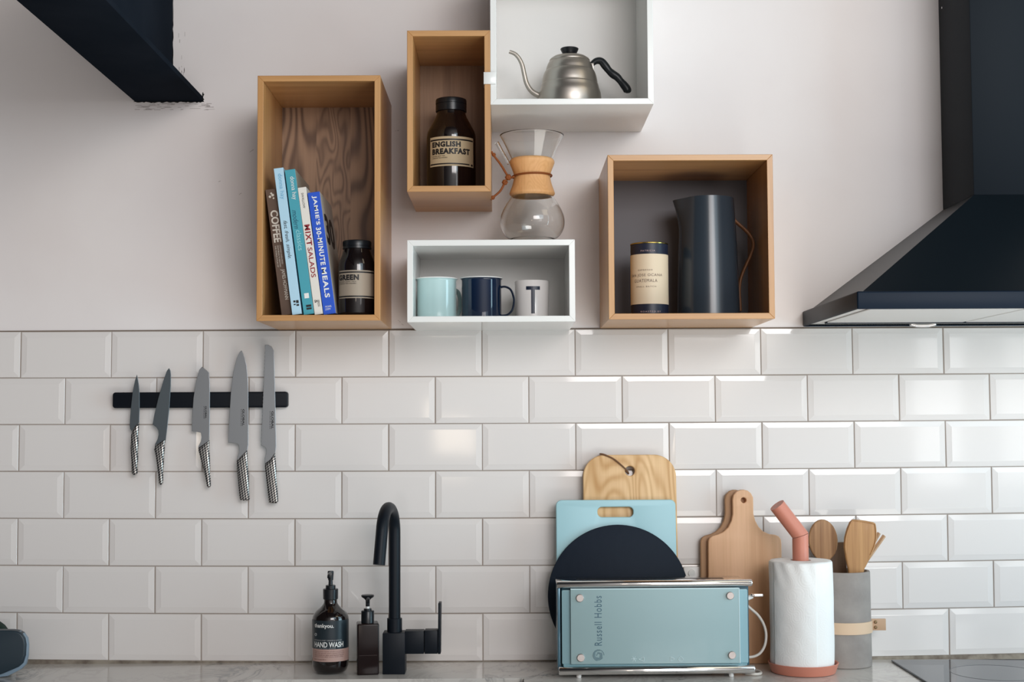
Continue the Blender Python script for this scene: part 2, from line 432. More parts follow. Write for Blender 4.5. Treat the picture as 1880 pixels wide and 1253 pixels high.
bm = BM()                                     # little knocks and scuffs in the paint
for px_, py_, l_, a_ in ((462, 277, .010, 35), (403, 333, .005, 20), (441, 356, .006, 40), (729, 240, .009, 10), (733, 590, .007, -40), (739, 596, .005, -30)):
    c_ = at(px_, py_, -WALLY); u_ = Vector((math.cos(R(a_)), 0, math.sin(R(a_)))) * l_ / 2
    ragged(bm, [c_ - u_ + Vector((0, -.0004, 0)), c_ + u_ + Vector((0, -.0004, 0))], .0001, .0011, 9)
obj('paint_scuffs', bm, mat('scuff', (0.36, 0.31, 0.29, 1), 0.9), wall)

# ------------------------------------------------------------------ wall boxes
BD = 0.268; T = 0.0118
SHELF_GROUP = 'open storage boxes mounted on the wall'
def wallbox(name, label, x0, x1, z0, z1, mx, mz, back, slope=0.0, nback=1, backy=0.028):
    r = root(name, label, 'shelf', ((x0 + x1) / 2, 0, z0), group=SHELF_GROUP)
    w = (x1 - x0) / 2; h = z1 - z0; y0, y1 = -BD, WALLY
    def panel(nm, a, b, m):                   # mitred board
        bm = BM(); prism(bm, a, b)
        bmesh.ops.bevel(bm, geom=[e for e in bm.edges], offset=0.0006, segments=1, affect='EDGES')
        obj(nm, bm, m, r)
    def quad(p): return [(x, y0, z) for x, z in p], [(x, y1, z) for x, z in p]
    panel('bottom_board', *quad([(-w, 0), (w, 0), (w - T, T), (-w + T, T)]), mx)
    panel('top_board', *quad([(-w, h), (w, h), (w - T, h - T), (-w + T, h - T)]), mx)
    panel('side_board', *quad([(-w, 0), (-w, h), (-w + T, h - T), (-w + T, T)]), mz)
    panel('side_board', *quad([(w, 0), (w, h), (w - T, h - T), (w - T, T)]), mz)
    n = len(back); W_ = 2 * (w - T)
    bb = BM()
    for i, m in enumerate(back):
        bx = BM(); box(bx, -w + T + W_ * i / n, -w + T + W_ * (i + 1) / n, -backy, -backy + .008, T, h - T)
        obj('back_board', bx, m, r)
    return r
def fin(z0, z1): return z0, z1
wallbox('wall_box', 'tall oak box shelf on the wall holding cookbooks and a dark jar', -0.508, -0.261, 0.0016, 0.4973, oak_x, oak_z, oak_back)
wallbox('wall_box', 'small upright oak box shelf holding one big dark tea jar', -0.2072, -0.0395, 0.2603, 0.5883, oak_x, oak_z, [oak_dark])
wallbox('wall_box', 'square oak box shelf with dark grey back holding a can and a dark jug', 0.1953, 0.5272, 0.0015, 0.3331, oak_x, oak_z, [grey_back])
wallbox('wall_box', 'white box shelf at the top holding the steel kettle', -0.0393, 0.2895, 0.4363, 0.7683, white_paint, white_paint, [white_in])
wallbox('wall_box', 'low white box shelf holding three mugs, under the glass coffee maker', -0.2073, 0.1283, -0.0023, 0.1628, white_paint, white_paint, [white_in])
# white clip joining the two upper boxes
c0, c1 = at(888, 155, BD), at(910, 133, BD)
clip = root('shelf_clip', 'small white clip joining the small oak box to the white box', 'clip', ((c0.x + c1.x) / 2, -BD, (c0.z + c1.z) / 2))
w_ = (c1.x - c0.x) / 2; h_ = (c1.z - c0.z) / 2
boxo('clip_face', (-w_, w_, -0.0035, -0.0005, -h_, h_), white_paint, clip, bev=0.0006)
boxo('clip_leg', (-w_, -w_ + .0012, -0.0005, 0.03, -h_, h_), white_paint, clip)
boxo('clip_leg', (w_ - .0012, w_, -0.0005, 0.03, -h_, h_), white_paint, clip)

# ------------------------------------------------------------------ cookbooks
def poly_box(bm, x0, x1, y0, y1, z0, z1): box(bm, x0, x1, y0, y1, z0, z1)
BOOKZ = 0.0016 + T + 0.0003
BG = 'cookbooks leaning in the tall oak box'
pages = mat('paper_pages', (0.72, 0.68, 0.60, 1), 0.8)
def book(name, label, px_tl, px_bl, px_br, h_px, depth, cover, side=None, d=0.262):
    bl = at(px_bl[0], px_bl[1], d); br = at(px_br[0], px_br[1], d); tl = at(px_tl[0], px_tl[1], d)
    th = math.atan2(tl.x - bl.x, tl.z - bl.z)
    w = (br.x - bl.x); h = (tl - bl).length
    # lower left corner touches the shelf
    r = root(name, label, 'book', (bl.x, -d, BOOKZ), ry=th, group=BG)
    g = 0.0012; c = 0.0016
    bm = BM(); box(bm, 0, w, 0, c, 0, h, bev=0.0005, seg=1)      # spine
    box(bm, 0, c, c, depth, 0, h); box(bm, w - c, w, c, depth, 0, h)
    obj('cover', bm, cover, r)
    boxo('page_block', (c, w - c, c, depth - .003, .002, h - .003), pages, r)
    if side:                                  # printed front cover facing right
        boxo('cover_print', (w - .0001, w + .0003, .002, depth, .0005, h - .0005), side, r)
    return r, w, h
def spine_text(r, w, h, body, u0, u1, v0, v1, m, **kw):   # fractions: across the spine, down from the top
    return flat_text('lettering', body, w * u0, w * u1, h * (1 - v1), h * (1 - v0), -0.0004, m, r, turn=1, **kw)
brown = mat('brown_cover', (0.105, 0.062, 0.042, 1), 0.55)
r, w, h = book('cookbook', 'dark brown coffee book, leftmost and half tucked behind the pale blue one', (487, 349), (517, 580), (537, 579.5), 0, .17, brown, d=0.250)
cream_ink = mat('cream_ink', (0.62, 0.57, 0.50, 1), .6)
spine_text(r, w, h, 'COFFEE', .18, .90, .17, .425, cream_ink, bold=0.03)
spine_text(r, w, h, 'JAMES HOFFMANN', .42, .86, .64, .88, cream_ink)
spine_text(r, w, h, 'THE WORLD ATLAS OF', .2, .32, .45, .62, cream_ink); spine_text(r, w, h, 'FROM BEANS TO BREWING', .42, .54, .45, .62, cream_ink); spine_text(r, w, h, 'COFFEES EXPLORED', .64, .76, .45, .6, cream_ink)
bm = BM(); 
for cx_, cz_, rr in ((.35, .94, .0025), (.62, .95, .0028), (.5, .965, .002), (.66, .925, .0018)):
    merge(bm, slab([circle(w * cx_, h * cz_, rr, 12)], .0003))
o = obj('bean_emblem', bm, cream_ink, r); o.location.y = -.0005
lb = mat('pale_blue_cover', (0.44, 0.66, 0.80, 1), 0.35)
r, w, h = book('cookbook', 'tall pale blue cookbook, second from the left, with script title', (502.3, 311), (536.5, 580), (554, 579), 0, .20, lb)
spine_text(r, w, h, 'donna hay', .25, .82, .04, .215, mat('sky_ink', (0.16, 0.42, 0.62, 1), .5))
spine_text(r, w, h, 'fast, fresh, simple.', .22, .72, .36, .62, ink, italic=0.45)
bm = BM()
for a, b, c, d_ in ((.3, .52, .905, .918), (.58, .85, .905, .925), (.3, .5, .928, .936), (.58, .85, .932, .944)):
    box(bm, w * a, w * b, -.0004, 0, h * (1 - d_), h * (1 - c))
obj('publisher_mark', bm, ink, r)
tealc = mat('teal_cover', (0.06, 0.34, 0.42, 1), 0.35)
r, w, h = book('cookbook', 'tall teal cookbook, third from the left, with white lettering', (522.6, 313.5), (557.6, 579.5), (576.5, 578), 0, .20, tealc, side=mat('teal_cover_front', (0.30, 0.27, 0.22, 1), .4))
spine_text(r, w, h, 'donna hay', .3, .85, .05, .21, white_ink)
spine_text(r, w, h, 'modern', .2, .7, .28, .41, mat('navy_ink', (0.01, 0.10, 0.16, 1), .5), italic=0.4); spine_text(r, w, h, 'classics', .3, .8, .42, .56, mat('aqua_ink', (0.30, 0.62, 0.66, 1), .5))
spine_text(r, w, h, '1', .3, .75, .855, .89, white_ink)
bm = BM()
for a, b, c, d_ in ((.35, .85, .935, .950), (.35, .85, .955, .968)): box(bm, w * a, w * b, -.0004, 0, h * (1 - d_), h * (1 - c))
obj('publisher_mark', bm, ink, r)
offw = mat('off_white_cover', (0.76, 0.72, 0.66, 1), 0.45)
r, w, h = book('cookbook', 'off-white salad cookbook with dark red lettering, between teal and royal blue books', (546.3, 346), (577.7, 579.5), (593, 578.3), 0, .19, offw)
redink = mat('dark_red_ink', (0.28, 0.01, 0.02, 1), .5)
spine_text(r, w, h, 'MIXT', .2, .85, .295, .46, redink, bold=0.03, spacing=1.15); spine_text(r, w, h, 'SALADS', .22, .78, .475, .71, redink, bold=0.01)
spine_text(r, w, h, 'SWALLOW', .35, .62, .045, .165, ink)
spine_text(r, w, h, '&', .2, .6, .885, .91, ink); spine_text(r, w, h, 'PRESS', .55, .8, .89, .94, ink)
rb = mat('royal_blue_cover', (0.012, 0.085, 0.55, 1), 0.35)
fr = speckle('thirty_minute_front', (0.46, 0.41, 0.35, 1), (0.36, 0.31, 0.27, 1), 30, .45)
r, w, h = book('cookbook', 'royal blue thirty-minute-meals cookbook with white capitals, rightmost of the row', (564.5, 355.5), (594.2, 579.5), (616.5, 578), 0, .19, rb, side=fr)
spine_text(r, w, h, "JAMIE'S", .3, .72, .03, .27, white_ink, bold=0.03, spacing=1.15); spine_text(r, w, h, '30-MINUTE', .3, .72, .29, .60, white_ink, bold=0.03, spacing=1.15); spine_text(r, w, h, 'MEALS', .3, .72, .62, .865, white_ink, bold=0.03, spacing=1.15)
flat_text('lettering', 'MICHAEL\nJOSEPH', w * .2, w * .75, h * .03, h * .07, -.0004, white_ink, r)
me = text_mesh('30', bold=0.04)
for v in me.vertices: v.co = (w + .0006, .02 + v.co.x * .14, h * .58 + v.co.y * h * .26)
mesh_obj('front_numerals', me, ink, r)

# ------------------------------------------------------------------ storage jars
JG = 'dark apothecary jars'
def jar(label, cx, d, base_z, capw, caph, body, tilt=0):
    """cx pixel centre; body = profile (half width px, y px)"""
    c = at(cx, 300, d); x = c.x
    k = ppm(d)
    r = root('tea_jar', label, 'jar', (x, -d, base_z), rz=facing(x, -d), group=JG)
    P = [(hw_ / k, at(cx, y, d).z - base_z) for hw_, y in body]
    P = smoothprof(P, 6); R0 = P[-1][0]
    prof = P + [(R0, 0.006), (R0 - .001, 0.002), (R0 - .005, 0), (0, 0)]
    obj('glass_body', lathe(prof, 64), dark_glass, r, smooth=True, sharp=50)
    z1 = at(cx, caph[0], d).z - base_z; z0 = at(cx, caph[1], d).z - base_z; rc = capw / k
    cp = [(0, z1), (rc - .003, z1), (rc - .0008, z1 - .001), (rc, z1 - .003), (rc, z1 - .011), (rc - .0012, z1 - .0115), (rc - .0012, z1 - .013), (rc, z1 - .0135), (rc, z0), (rc - .002, z0), (0, z0)]
    obj('lid', lathe(cp, 64), black_pl, r, smooth=True, sharp=35)
    return r, R0, k
d = 0.125; bz = 0.2603 + T + .0002
r, R0, k = jar('large dark tea jar with kraft label, in the small oak box', 828.5, d, bz, 28.6, (183, 206), [(26, 203), (26.5, 208), (29, 216), (37, 231), (43.2, 243), (45.2, 252), (45.5, 262)])
zz = lambda py: at(828.5, py, d + R0).z - bz
bm = BM(); cyl_patch(bm, R0 + .0004, -57, 62, zz(304.5), zz(250)); obj('paper_label', bm, kraft, r)
for a_, b_, c_ in ((59, 257.2, 254.5), (46, 301.5, 299.2)):
    bm = BM(); cyl_patch(bm, R0 + .0008, -55, a_, zz(b_), zz(c_)); obj('label_rule', bm, ink, r)
cyl_text('lettering', 'ENGLISH', R0 + .0009, -48, 22, zz(269.5), zz(259.2), ink, r, bold=0.055, spacing=1.12)
cyl_text('lettering', 'BREAKFAST', R0 + .0009, -48, 47, zz(282.8), zz(271.8), ink, r, bold=0.055, spacing=1.12)
cyl_text('lettering', 'LOOSE LEAF TEA', R0 + .0009, -48, -14, zz(286.8), zz(284.8), ink, r)
cyl_text('lettering', 'LONDON TEA MAKERS', R0 + .0009, -48, -9, zz(290.2), zz(288.2), ink, r)
bm = BM(); cyl_patch(bm, R0 + .0009, 51, 58, zz(302.5), zz(299)); obj('leaf_mark', bm, ink, r)
d = 0.222; bz = BOOKZ
r, R0, k = jar('medium dark jar beside the cookbooks, kraft label reading GREEN', 655.6, d, bz, 26.5, (443, 458), [(24, 456), (24.5, 460), (27, 468), (31.5, 479), (33.6, 488), (34.0, 497)])
zz = lambda py: at(655.6, py, d + R0).z - bz
bm = BM(); cyl_patch(bm, R0 + .0004, -70, 75, zz(547.5), zz(496)); obj('paper_label', bm, kraft_d, r)
for b_, c_ in ((501, 498.5), (545.5, 543)):
    bm = BM(); cyl_patch(bm, R0 + .0008, -70, 75, zz(b_), zz(c_)); obj('label_rule', bm, ink, r)
cyl_text('lettering', 'GREEN', R0 + .0009, -66, 6, zz(514.5), zz(504), ink, r, bold=0.055, spacing=1.12)
cyl_text('lettering', 'LOOSE LEAF TEA', R0 + .0009, -66, -2, zz(518), zz(516.3), ink, r)
cyl_text('lettering', 'LONDON TEA MAKERS', R0 + .0009, -66, -2, zz(521.5), zz(519.5), ink, r)

# ------------------------------------------------------------------ gooseneck kettle
d = 0.14; kz = 0.4363 + T + .0002; cx = 1046; k = ppm(d)
kx = at(cx, 160, d).x
r = root('gooseneck_kettle', 'brushed steel gooseneck kettle with black handle in the upper white box', 'kettle', (kx, -d, kz))
Z = lambda py: at(cx, py, d).z - kz
base = 185.5
prof = [(0, 0), (57.5 / k, 0), (59 / k, .002)]
pts = [(58.5, 181), (57.5, 172), (54.5, 163), (53, 156.5), (51.8, 155), (51, 148), (49, 139), (46.3, 132.5), (44.8, 131), (43, 124), (40, 117), (37.5, 113.5)]
prof += [(a / k, Z(b)) for a, b in smoothprof(pts, 4)] + [(33 / k, Z(113)), (33 / k, Z(116)), (0, Z(116))]
obj('body', lathe(prof, 72), steel, r, smooth=True, sharp=55)
lp = [(37.5, 114), (37.8, 111.5), (36, 109), (30, 105), (20, 102.5), (8, 101.5), (0, 101.4)]
obj('lid', lathe([(a / k, Z(b)) for a, b in lp] + [(0, Z(113.5)), (37 / k, Z(113.7))], 64), steel, r, smooth=True, sharp=60)
o = obj('lid_knob', lathe([(0, Z(102)), (11 / k, Z(102.2)), (13 / k, Z(99)), (16.5 / k, Z(92)), (17 / k, Z(90)), (15.5 / k, Z(88.8)), (0, Z(88.6))], 40), black_pl, r, smooth=True, sharp=60)
sp = [(992, 178), (984, 172.5), (974, 165), (966.5, 152), (962.5, 136), (959, 120), (953, 107), (945, 98.5), (935, 94.5)]
P = [(at(a, b, d).x - kx, -.0, Z(b)) for a, b in sp]; P[0] = (P[0][0] + .006, 0, P[0][2])
bm = tube(P, [.0065, .0062, .0055, .0050, .0048, .0046, .0044, .0042, .0038], 16, smooth_n=6)
obj('spout', bm, steel, r, smooth=True, sharp=60)
hp = [(1084, 123), (1089, 116), (1096, 112), (1104, 113), (1111, 121), (1118, 130), (1125, 136.5), (1133, 142), (1139, 149), (1145, 156), (1150, 162.5), (1152.5, 168), (1153, 171)]
hr = [4.5, 5.2, 6.2, 6.8, 7.3, 6.6, 7.4, 7.2, 6.5, 7.4, 7.8, 7.2, 4.0]
bm = tube([(at(a, b, d).x - kx, 0, Z(b)) for a, b in hp], [q / k for q in hr], 18, smooth_n=5)
obj('handle', bm, black_rub, r, smooth=True, sharp=60)
boxo('handle_bracket', (at(1079, 120, d).x - kx, at(1090, 120, d).x - kx, -.006, .006, Z(130), Z(117)), steel, r, bev=.001)

# ------------------------------------------------------------------ glass coffee maker
d = 0.14; cz = 0.1628 + .0002; cx = 977; k = ppm(d); gx = at(cx, 340, d).x
r = root('glass_coffee_maker', 'hourglass glass coffee maker with wooden collar on the low white box', 'coffee maker', (gx, -d, cz))
Z = lambda py: at(cx, py, d).z - cz
outer = [(38, 441), (49, 435), (57.5, 422), (60, 408), (57.5, 394), (50, 378), (40, 363), (33, 351), (29.5, 338), (28.5, 326), (30, 314), (35, 300), (43, 282), (52, 263), (59.5, 249)]
op = smoothprof([(a / k, Z(b)) for a, b in outer], 5); op[0] = (op[0][0], 0.0)
op = [(0, 0)] + op
th = 0.0022
inner = [(max(a - th, 0.001), b) for a, b in op[1:]]
inner[0] = (inner[0][0], th); ip = inner[::-1] + [(0, th)]
ip[0] = (ip[0][0], ip[0][1])
obj('glass_vessel', lathe(op + ip, 72), glass, r, smooth=True, sharp=70)
bm = tube([(at(912, 262, d).x - gx, -.004, Z(262)), (at(922, 280, d).x - gx, -.004, Z(280)), (at(935, 302, d).x - gx, -.003, Z(302))], [.0045, .0038, .003], 12)
obj('pouring_channel', bm, glass, r, smooth=True, sharp=70)
co = [(37, 292), (40.5, 295), (41.5, 300), (37.5, 310), (34, 321), (34, 329), (37, 341), (41, 352), (41.8, 357), (38, 361.5)]
cp = smoothprof([(a / k, Z(b)) for a, b in co], 4)
prof = cp + [(a - .0045, b) for a, b in cp[::-1]] + [cp[0]]
obj('wooden_collar', lathe(prof, 64), collarwood, r, smooth=True, sharp=60)
bm = BM()
ring = [((34.6 / k + .0018) * math.sin(2 * PI * i / 48), -(34.6 / k + .0018) * math.cos(2 * PI * i / 48), Z(324) + .0012 * math.sin(2 * PI * i / 48 + .5)) for i in range(49)]
merge(bm, tube(ring, .0019, 8, caps=False))
kn = Vector((at(934, 328, d).x - gx, -.022, Z(328)))
kn2 = Vector((at(927, 338, d).x - gx, -.022, Z(338)))
u1 = Vector((at(905, 287, d).x - gx, -.024, Z(287))); u2 = Vector((at(905, 366, d).x - gx, -.024, Z(366)))
merge(bm, tube([kn + Vector((.012, -.004, 0)), kn, kn.lerp(u1, .5) + Vector((-.0, 0, .002)), u1, u1 + Vector((-.002, 0, .006))], .0023, 8, smooth_n=4))
merge(bm, tube([kn2 + Vector((.003, 0, .004)), kn2, kn2.lerp(u2, .5) + Vector((.003, 0, -.002)), u2, u2 + Vector((-.004, 0, -.005))], .0023, 8, smooth_n=4))
def knot(bm, c, s):
    for a in (0, 1, 2):
        q = []
        for i in range(13):
            t = 2 * PI * i / 12
            v = Vector((math.cos(t) * s, math.sin(t) * s * .6, math.sin(t) * s * .5))
            v.rotate(Matrix.Rotation(a * 1.1, 3, 'Y')); q.append(c + v)
        merge(bm, tube(q, .002, 8, caps=False))
knot(bm, kn + Vector((-.001, 0, -.001)), .0052); knot(bm, kn2, .0045); knot(bm, u1 + Vector((.002, 0, -.001)), .0025); knot(bm, u2, .0028)
bm2 = bmesh.new(); ico = bmesh.ops.create_icosphere(bm2, subdivisions=2, radius=.0055); bmesh.ops.translate(bm2, verts=bm2.verts, vec=kn); merge(bm, bm2)
obj('leather_tie', bm, leather, r, smooth=True)

# ------------------------------------------------------------------ mugs in the low white box
MZ = -0.0023 + T + .0002
MG = 'mugs in the low white box'
def mug(label, cx, d, hw_rim, hw_body, ytop, colr, rimc, hang, rb=None, handle=True):
    k = ppm(d); x = at(cx, 540, d).x
    r = root('enamel_mug', label, 'mug', (x, -d, MZ), rz=facing(x, -d), group=MG)
    H = at(cx, ytop, d).z - MZ; Rb = hw_body / k; Rr = hw_rim / k
    prof = [(0, 0), (Rb - .004, 0), (Rb - .001, .0015), (Rb, .005), (Rb, H - .006), (Rb + .0008, H - .003), (Rr - .001, H - .0015)]
    obj('body', lathe(prof, 64), colr, r, smooth=True, sharp=50)
    rp = [(Rr - .001, H - .0015), (Rr, H - .0008), (Rr, H), (Rr - .001, H + .0007), (Rb - .001, H - .001), (Rb - .0025, H - .006), (Rb - .0025, .004), (0, .004)]
    obj('rim_and_lining', lathe(rp, 64), rimc, r, smooth=True, sharp=60)
    if handle:
        a = R(hang); u = Vector((math.cos(a), math.sin(a), 0))
        pts = [(0, .78), (.35, .79), (.75, .72), (.97, .55), (1.0, .40), (.85, .22), (.5, .11), (0, .09)]
        L = .027
        P = [u * (Rb - .001 + q * L) + Vector((0, 0, H * s)) for q, s in pts]
        fa = Vector((0, 0, 1)).cross(u)
        o = obj('handle', tube(P, .0062, 14, smooth_n=5, flat=.38, flat_axis=fa), colr, r, smooth=True, sharp=60)
    return r, k, Rb, H
aqua_e = mat('pale_aqua_enamel', (0.44, 0.61, 0.61, 1), 0.12, coat=.4); navy_e = mat('navy_enamel', (0.003, 0.013, 0.040, 1), 0.08, coat=.5)
white_e = mat('white_enamel', (0.8, 0.8, 0.78, 1), 0.1)
mug('pale aqua enamel mug with white rim, leftmost in the low white box', 801.8, .165, 39.5, 36.2, 512.5, aqua_e, white_e, 42)
mug('navy blue enamel mug with white rim, middle of the low white box', 884, .165, 39.8, 36.5, 511.5, navy_e, white_e, -4)
d = .15; cx = 976.8; k = ppm(d); x = at(cx, 540, d).x
r = root('letter_cup', 'white handleless cup printed with a black letter T', 'cup', (x, -d, MZ), rz=facing(x, -d), group=MG)
H = at(cx, 517, d).z - MZ; Rb = 28.6 / k; Rt = 31.8 / k
porc = mat('white_porcelain', (0.76, 0.72, 0.70, 1), 0.15)
obj('body', lathe([(0, 0), (Rb - .001, 0), (Rb, .001), (Rb + .0005, .005), (Rb + .0014, .0055), (Rt, H - .001), (Rt - .001, H), (Rt - .003, H - .001), (Rb - .002, .006), (0, .005)], 64), porc, r, smooth=True, sharp=50)
Z = lambda py: at(cx, py, d + Rb).z - MZ
bm = BM()
def conepatch(bm, a0, a1, z0, z1, n=8):
    rr = lambda z: Rb + .0014 + (Rt - Rb - .0014) * (z - .0055) / (H - .0065) + .0004
    P = [[bm.verts.new((rr(z) * math.sin(R(a0 + (a1 - a0) * i / n)), -rr(z) * math.cos(R(a0 + (a1 - a0) * i / n)), z)) for i in range(n + 1)] for z in (z0, z1)]
    for i in range(n): bm.faces.new((P[0][i], P[0][i + 1], P[1][i + 1], P[1][i]))
conepatch(bm, -20, 27, Z(532.5), Z(526)); conepatch(bm, -3, 9.5, Z(576), Z(532.5))
obj('letter_print', bm, mat('blue_black_print', (0.01, 0.018, 0.04, 1), .3), r)

# ------------------------------------------------------------------ coffee can
BZ = 0.0015 + T + .0002
d = .17; cx = 1192.3; k = ppm(d); x = at(cx, 510, d).x; Rc = 34.4 / k
r = root('coffee_can', 'round cream and navy coffee can with gold lid edge in the square oak box', 'can', (x, -d, BZ), rz=facing(x, -d))
Z = lambda py, dd=0: at(cx, py, d + dd).z - BZ
navy = mat('navy_card', (0.012, 0.016, 0.035, 1), .4); cream = mat('cream_card', (0.72, 0.60, 0.44, 1), .5); gold = mat('gold_tin', (0.55, 0.42, 0.12, 1), .25, metal=1)
obj('can_body', lathe([(0, 0), (Rc, 0), (Rc, Z(451)), (0, Z(451))], 64), navy, r, smooth=True, sharp=40)
bm = BM(); cyl_patch(bm, Rc + .0005, -180, 180, Z(558, Rc), Z(466, Rc), 64); obj('cream_sleeve', bm, cream, r, smooth=True)
obj('lid', lathe([(Rc - .001, Z(451)), (Rc + .0006, Z(451) + .0005), (Rc + .0008, Z(449)), (Rc - .0005, Z(448.3)), (Rc - .0015, Z(449.5)), (0, Z(449.5))], 64), gold, r, smooth=True, sharp=50)
brink = mat('brown_ink', (0.20, 0.15, 0.12, 1), .6); pink = mat('dull_pink_ink', (0.5, 0.36, 0.36, 1), .5)
cyl_text('lettering', 'PATRICIA', Rc + .0006, -26, 18, Z(461.8, Rc), Z(458.8, Rc), pink, r, spacing=1.3)
cyl_text('lettering', 'ESPRESSO', Rc + .001, -35, 10, Z(497, Rc), Z(494.5, Rc), brink, r, spacing=1.3)
cyl_text('lettering', 'SAN JOSE OCANA', Rc + .001, -66, 41, Z(508.8, Rc), Z(502.5, Rc), brink, r, spacing=1.15)
cyl_text('lettering', 'GUATEMALA', Rc + .001, -50, 24, Z(518.3, Rc), Z(512.3, Rc), brink, r, spacing=1.15)
cyl_text('lettering', 'SMALL BATCH', Rc + .001, -43, 20, Z(527.5, Rc), Z(525, Rc), brink, r, spacing=1.3)
cyl_text('lettering', 'ROASTED BY', Rc + .0006, -28, 35, Z(573.5, Rc), Z(570.8, Rc), pink, r, spacing=1.3)

# ------------------------------------------------------------------ navy vacuum jug
d = .14; k = ppm(d); cx = 1299.5; x = at(cx, 470, d).x
r = root('serving_jug', 'tall glossy slate-blue jug with thin tan handle in the square oak box', 'jug', (x, -d, BZ))
Z = lambda py: at(cx, py, d).z - BZ
jugm = mat('slate_blue_enamel', (0.030, 0.041, 0.055, 1), .20, spec=.6)
bm = BM(); n = 72; rings = []
H = Z(366)
def jr(z): t = z / H; return (57.5 - 7.0 * t ** 1.2 - 4 * max(0, t - .6)) / k
levels = [0, .002, .006, .05, .1, .15, .17, .185, .2, .21, .218, .224, .228]
levels = [l for l in levels if l < H - .002] + [H]
def jring(z, inset=0, flat=False):
    out = []
    for i in range(n):
        a = 2 * PI * i / n; rr = jr(z) - inset
        dx = math.cos(a); dy = math.sin(a)
        beak = max(0, -dx) ** 14 * max(0, (z - H * .70) / (H * .30)) ** 1.6
        rr2 = rr + beak * 15 / k
        rise = (-.002 + .002 * dx * 0) * 0 - .003 * max(0, -dx) ** 6 * (z / H) ** 8
        out.append(bm.verts.new((rr2 * dx, rr2 * dy, z + rise)))
    return out
for z in levels: rings.append(jring(z))
rings[0] = rings[0]
inn = [jring(z, .0025) for z in levels[::-1][:-2]]
allr = rings + inn
for A, B in zip(allr, allr[1:]):
    for i in range(n): bm.faces.new((A[i], A[(i + 1) % n], B[(i + 1) % n], B[i]))
bm.faces.new(allr[0]); bm.faces.new(allr[-1])
obj('jug_body', bm, jugm, r, smooth=True, sharp=60)
hp = [(1342.5, 380), (1344.5, 392), (1348, 404), (1356, 412), (1366, 421), (1376, 432), (1382, 444), (1381.5, 458), (1375, 475), (1366, 495), (1359, 515), (1357, 535), (1358, 555), (1359, 572)]
bm = tube([(at(a, b, d).x - x, 0, Z(b)) for a, b in hp], .0078, 14, smooth_n=4, flat=.45, flat_axis=(0, 1, 0))
obj('handle', bm, wood('jug_handle', (0.26, 0.115, 0.05, 1), (0.14, 0.055, 0.02, 1), 'Z'), r, smooth=True, sharp=60)

# ------------------------------------------------------------------ cooker hood
hx0 = 0.6397; hz = 0.003; HD = 0.478; HW = 0.90
r = root('cooker_hood', 'black pyramid cooker hood with chimney on the right side of the wall', 'cooker hood', (hx0, 0, hz))
rh = 0.034; B_ = WALLY
bm = BM(); box(bm, 0, HW, -HD, B_, 0, rh, bev=.003, seg=3)
for v in list(bm.verts): pass
bmesh.ops.delete(bm, geom=[f for f in bm.faces if f.normal.z < -.9 or f.calc_center_median().z < .0005], context='FACES')
# folded inner lip
obj('canopy_rim', bm, rim_m, r, smooth=True, sharp=40)
chx = 0.9528 - hx0; chz = 0.2595 - hz; CHD = 0.200
bm = BM(); e = .012
prism(bm, [(e, -HD + e, rh - .001), (HW - e, -HD + e, rh - .001), (HW - e, B_, rh - .001), (e, B_, rh - .001)],
          [(chx, -CHD, chz), (HW - chx, -CHD, chz), (HW - chx, B_, chz), (chx, B_, chz)])
obj('canopy', bm, black_steel, r)
boxo('chimney', (chx, HW - chx, -CHD, B_, chz, 1.25), mat('chimney_black', (0.008, 0.012, 0.017, 1), 0.45, spec=0.08), r, bev=.0015)
o = obj('chimney_screw', lathe([(0, 0), (.0028, 0), (.0022, .0015), (0, .002)], 16), chrome, r, smooth=True)
s = at(1722, 16, 0.012); o.location = (s.x - hx0 + .001, -.02, s.z - hz); o.location.x = chx; o.rotation_euler = (0, R(-90), 0)
uz = .006
bm = BM(); box(bm, .002, HW - .002, -HD + .002, -.05, uz, uz + .006)
obj('underside_frame', bm, hoodsteel, r)
for a, b in ((.035, .325), (.331, .62), (.626, HW - .035)):
    bm = BM(); box(bm, a, b, -HD + .045, -.075, uz - .003, uz, bev=.001, seg=1)
    obj('grease_filter', bm, hoodsteel, r)
boxo('rear_channel', (.035, HW - .035, -.072, -.052, uz - .004, uz), rim_m, r)
boxo('rear_strip', (.002, HW - .002, -.05, B_, uz - .001, uz + .005), hoodsteel, r)
bm = tube([(.225, -.03, uz - .003), (.24, -.03, uz - .007), (.265, -.03, uz - .007), (.28, -.03, uz - .003)], .004, 12, smooth_n=4)
obj('underside_lamp', bm, chrome, r, smooth=True)

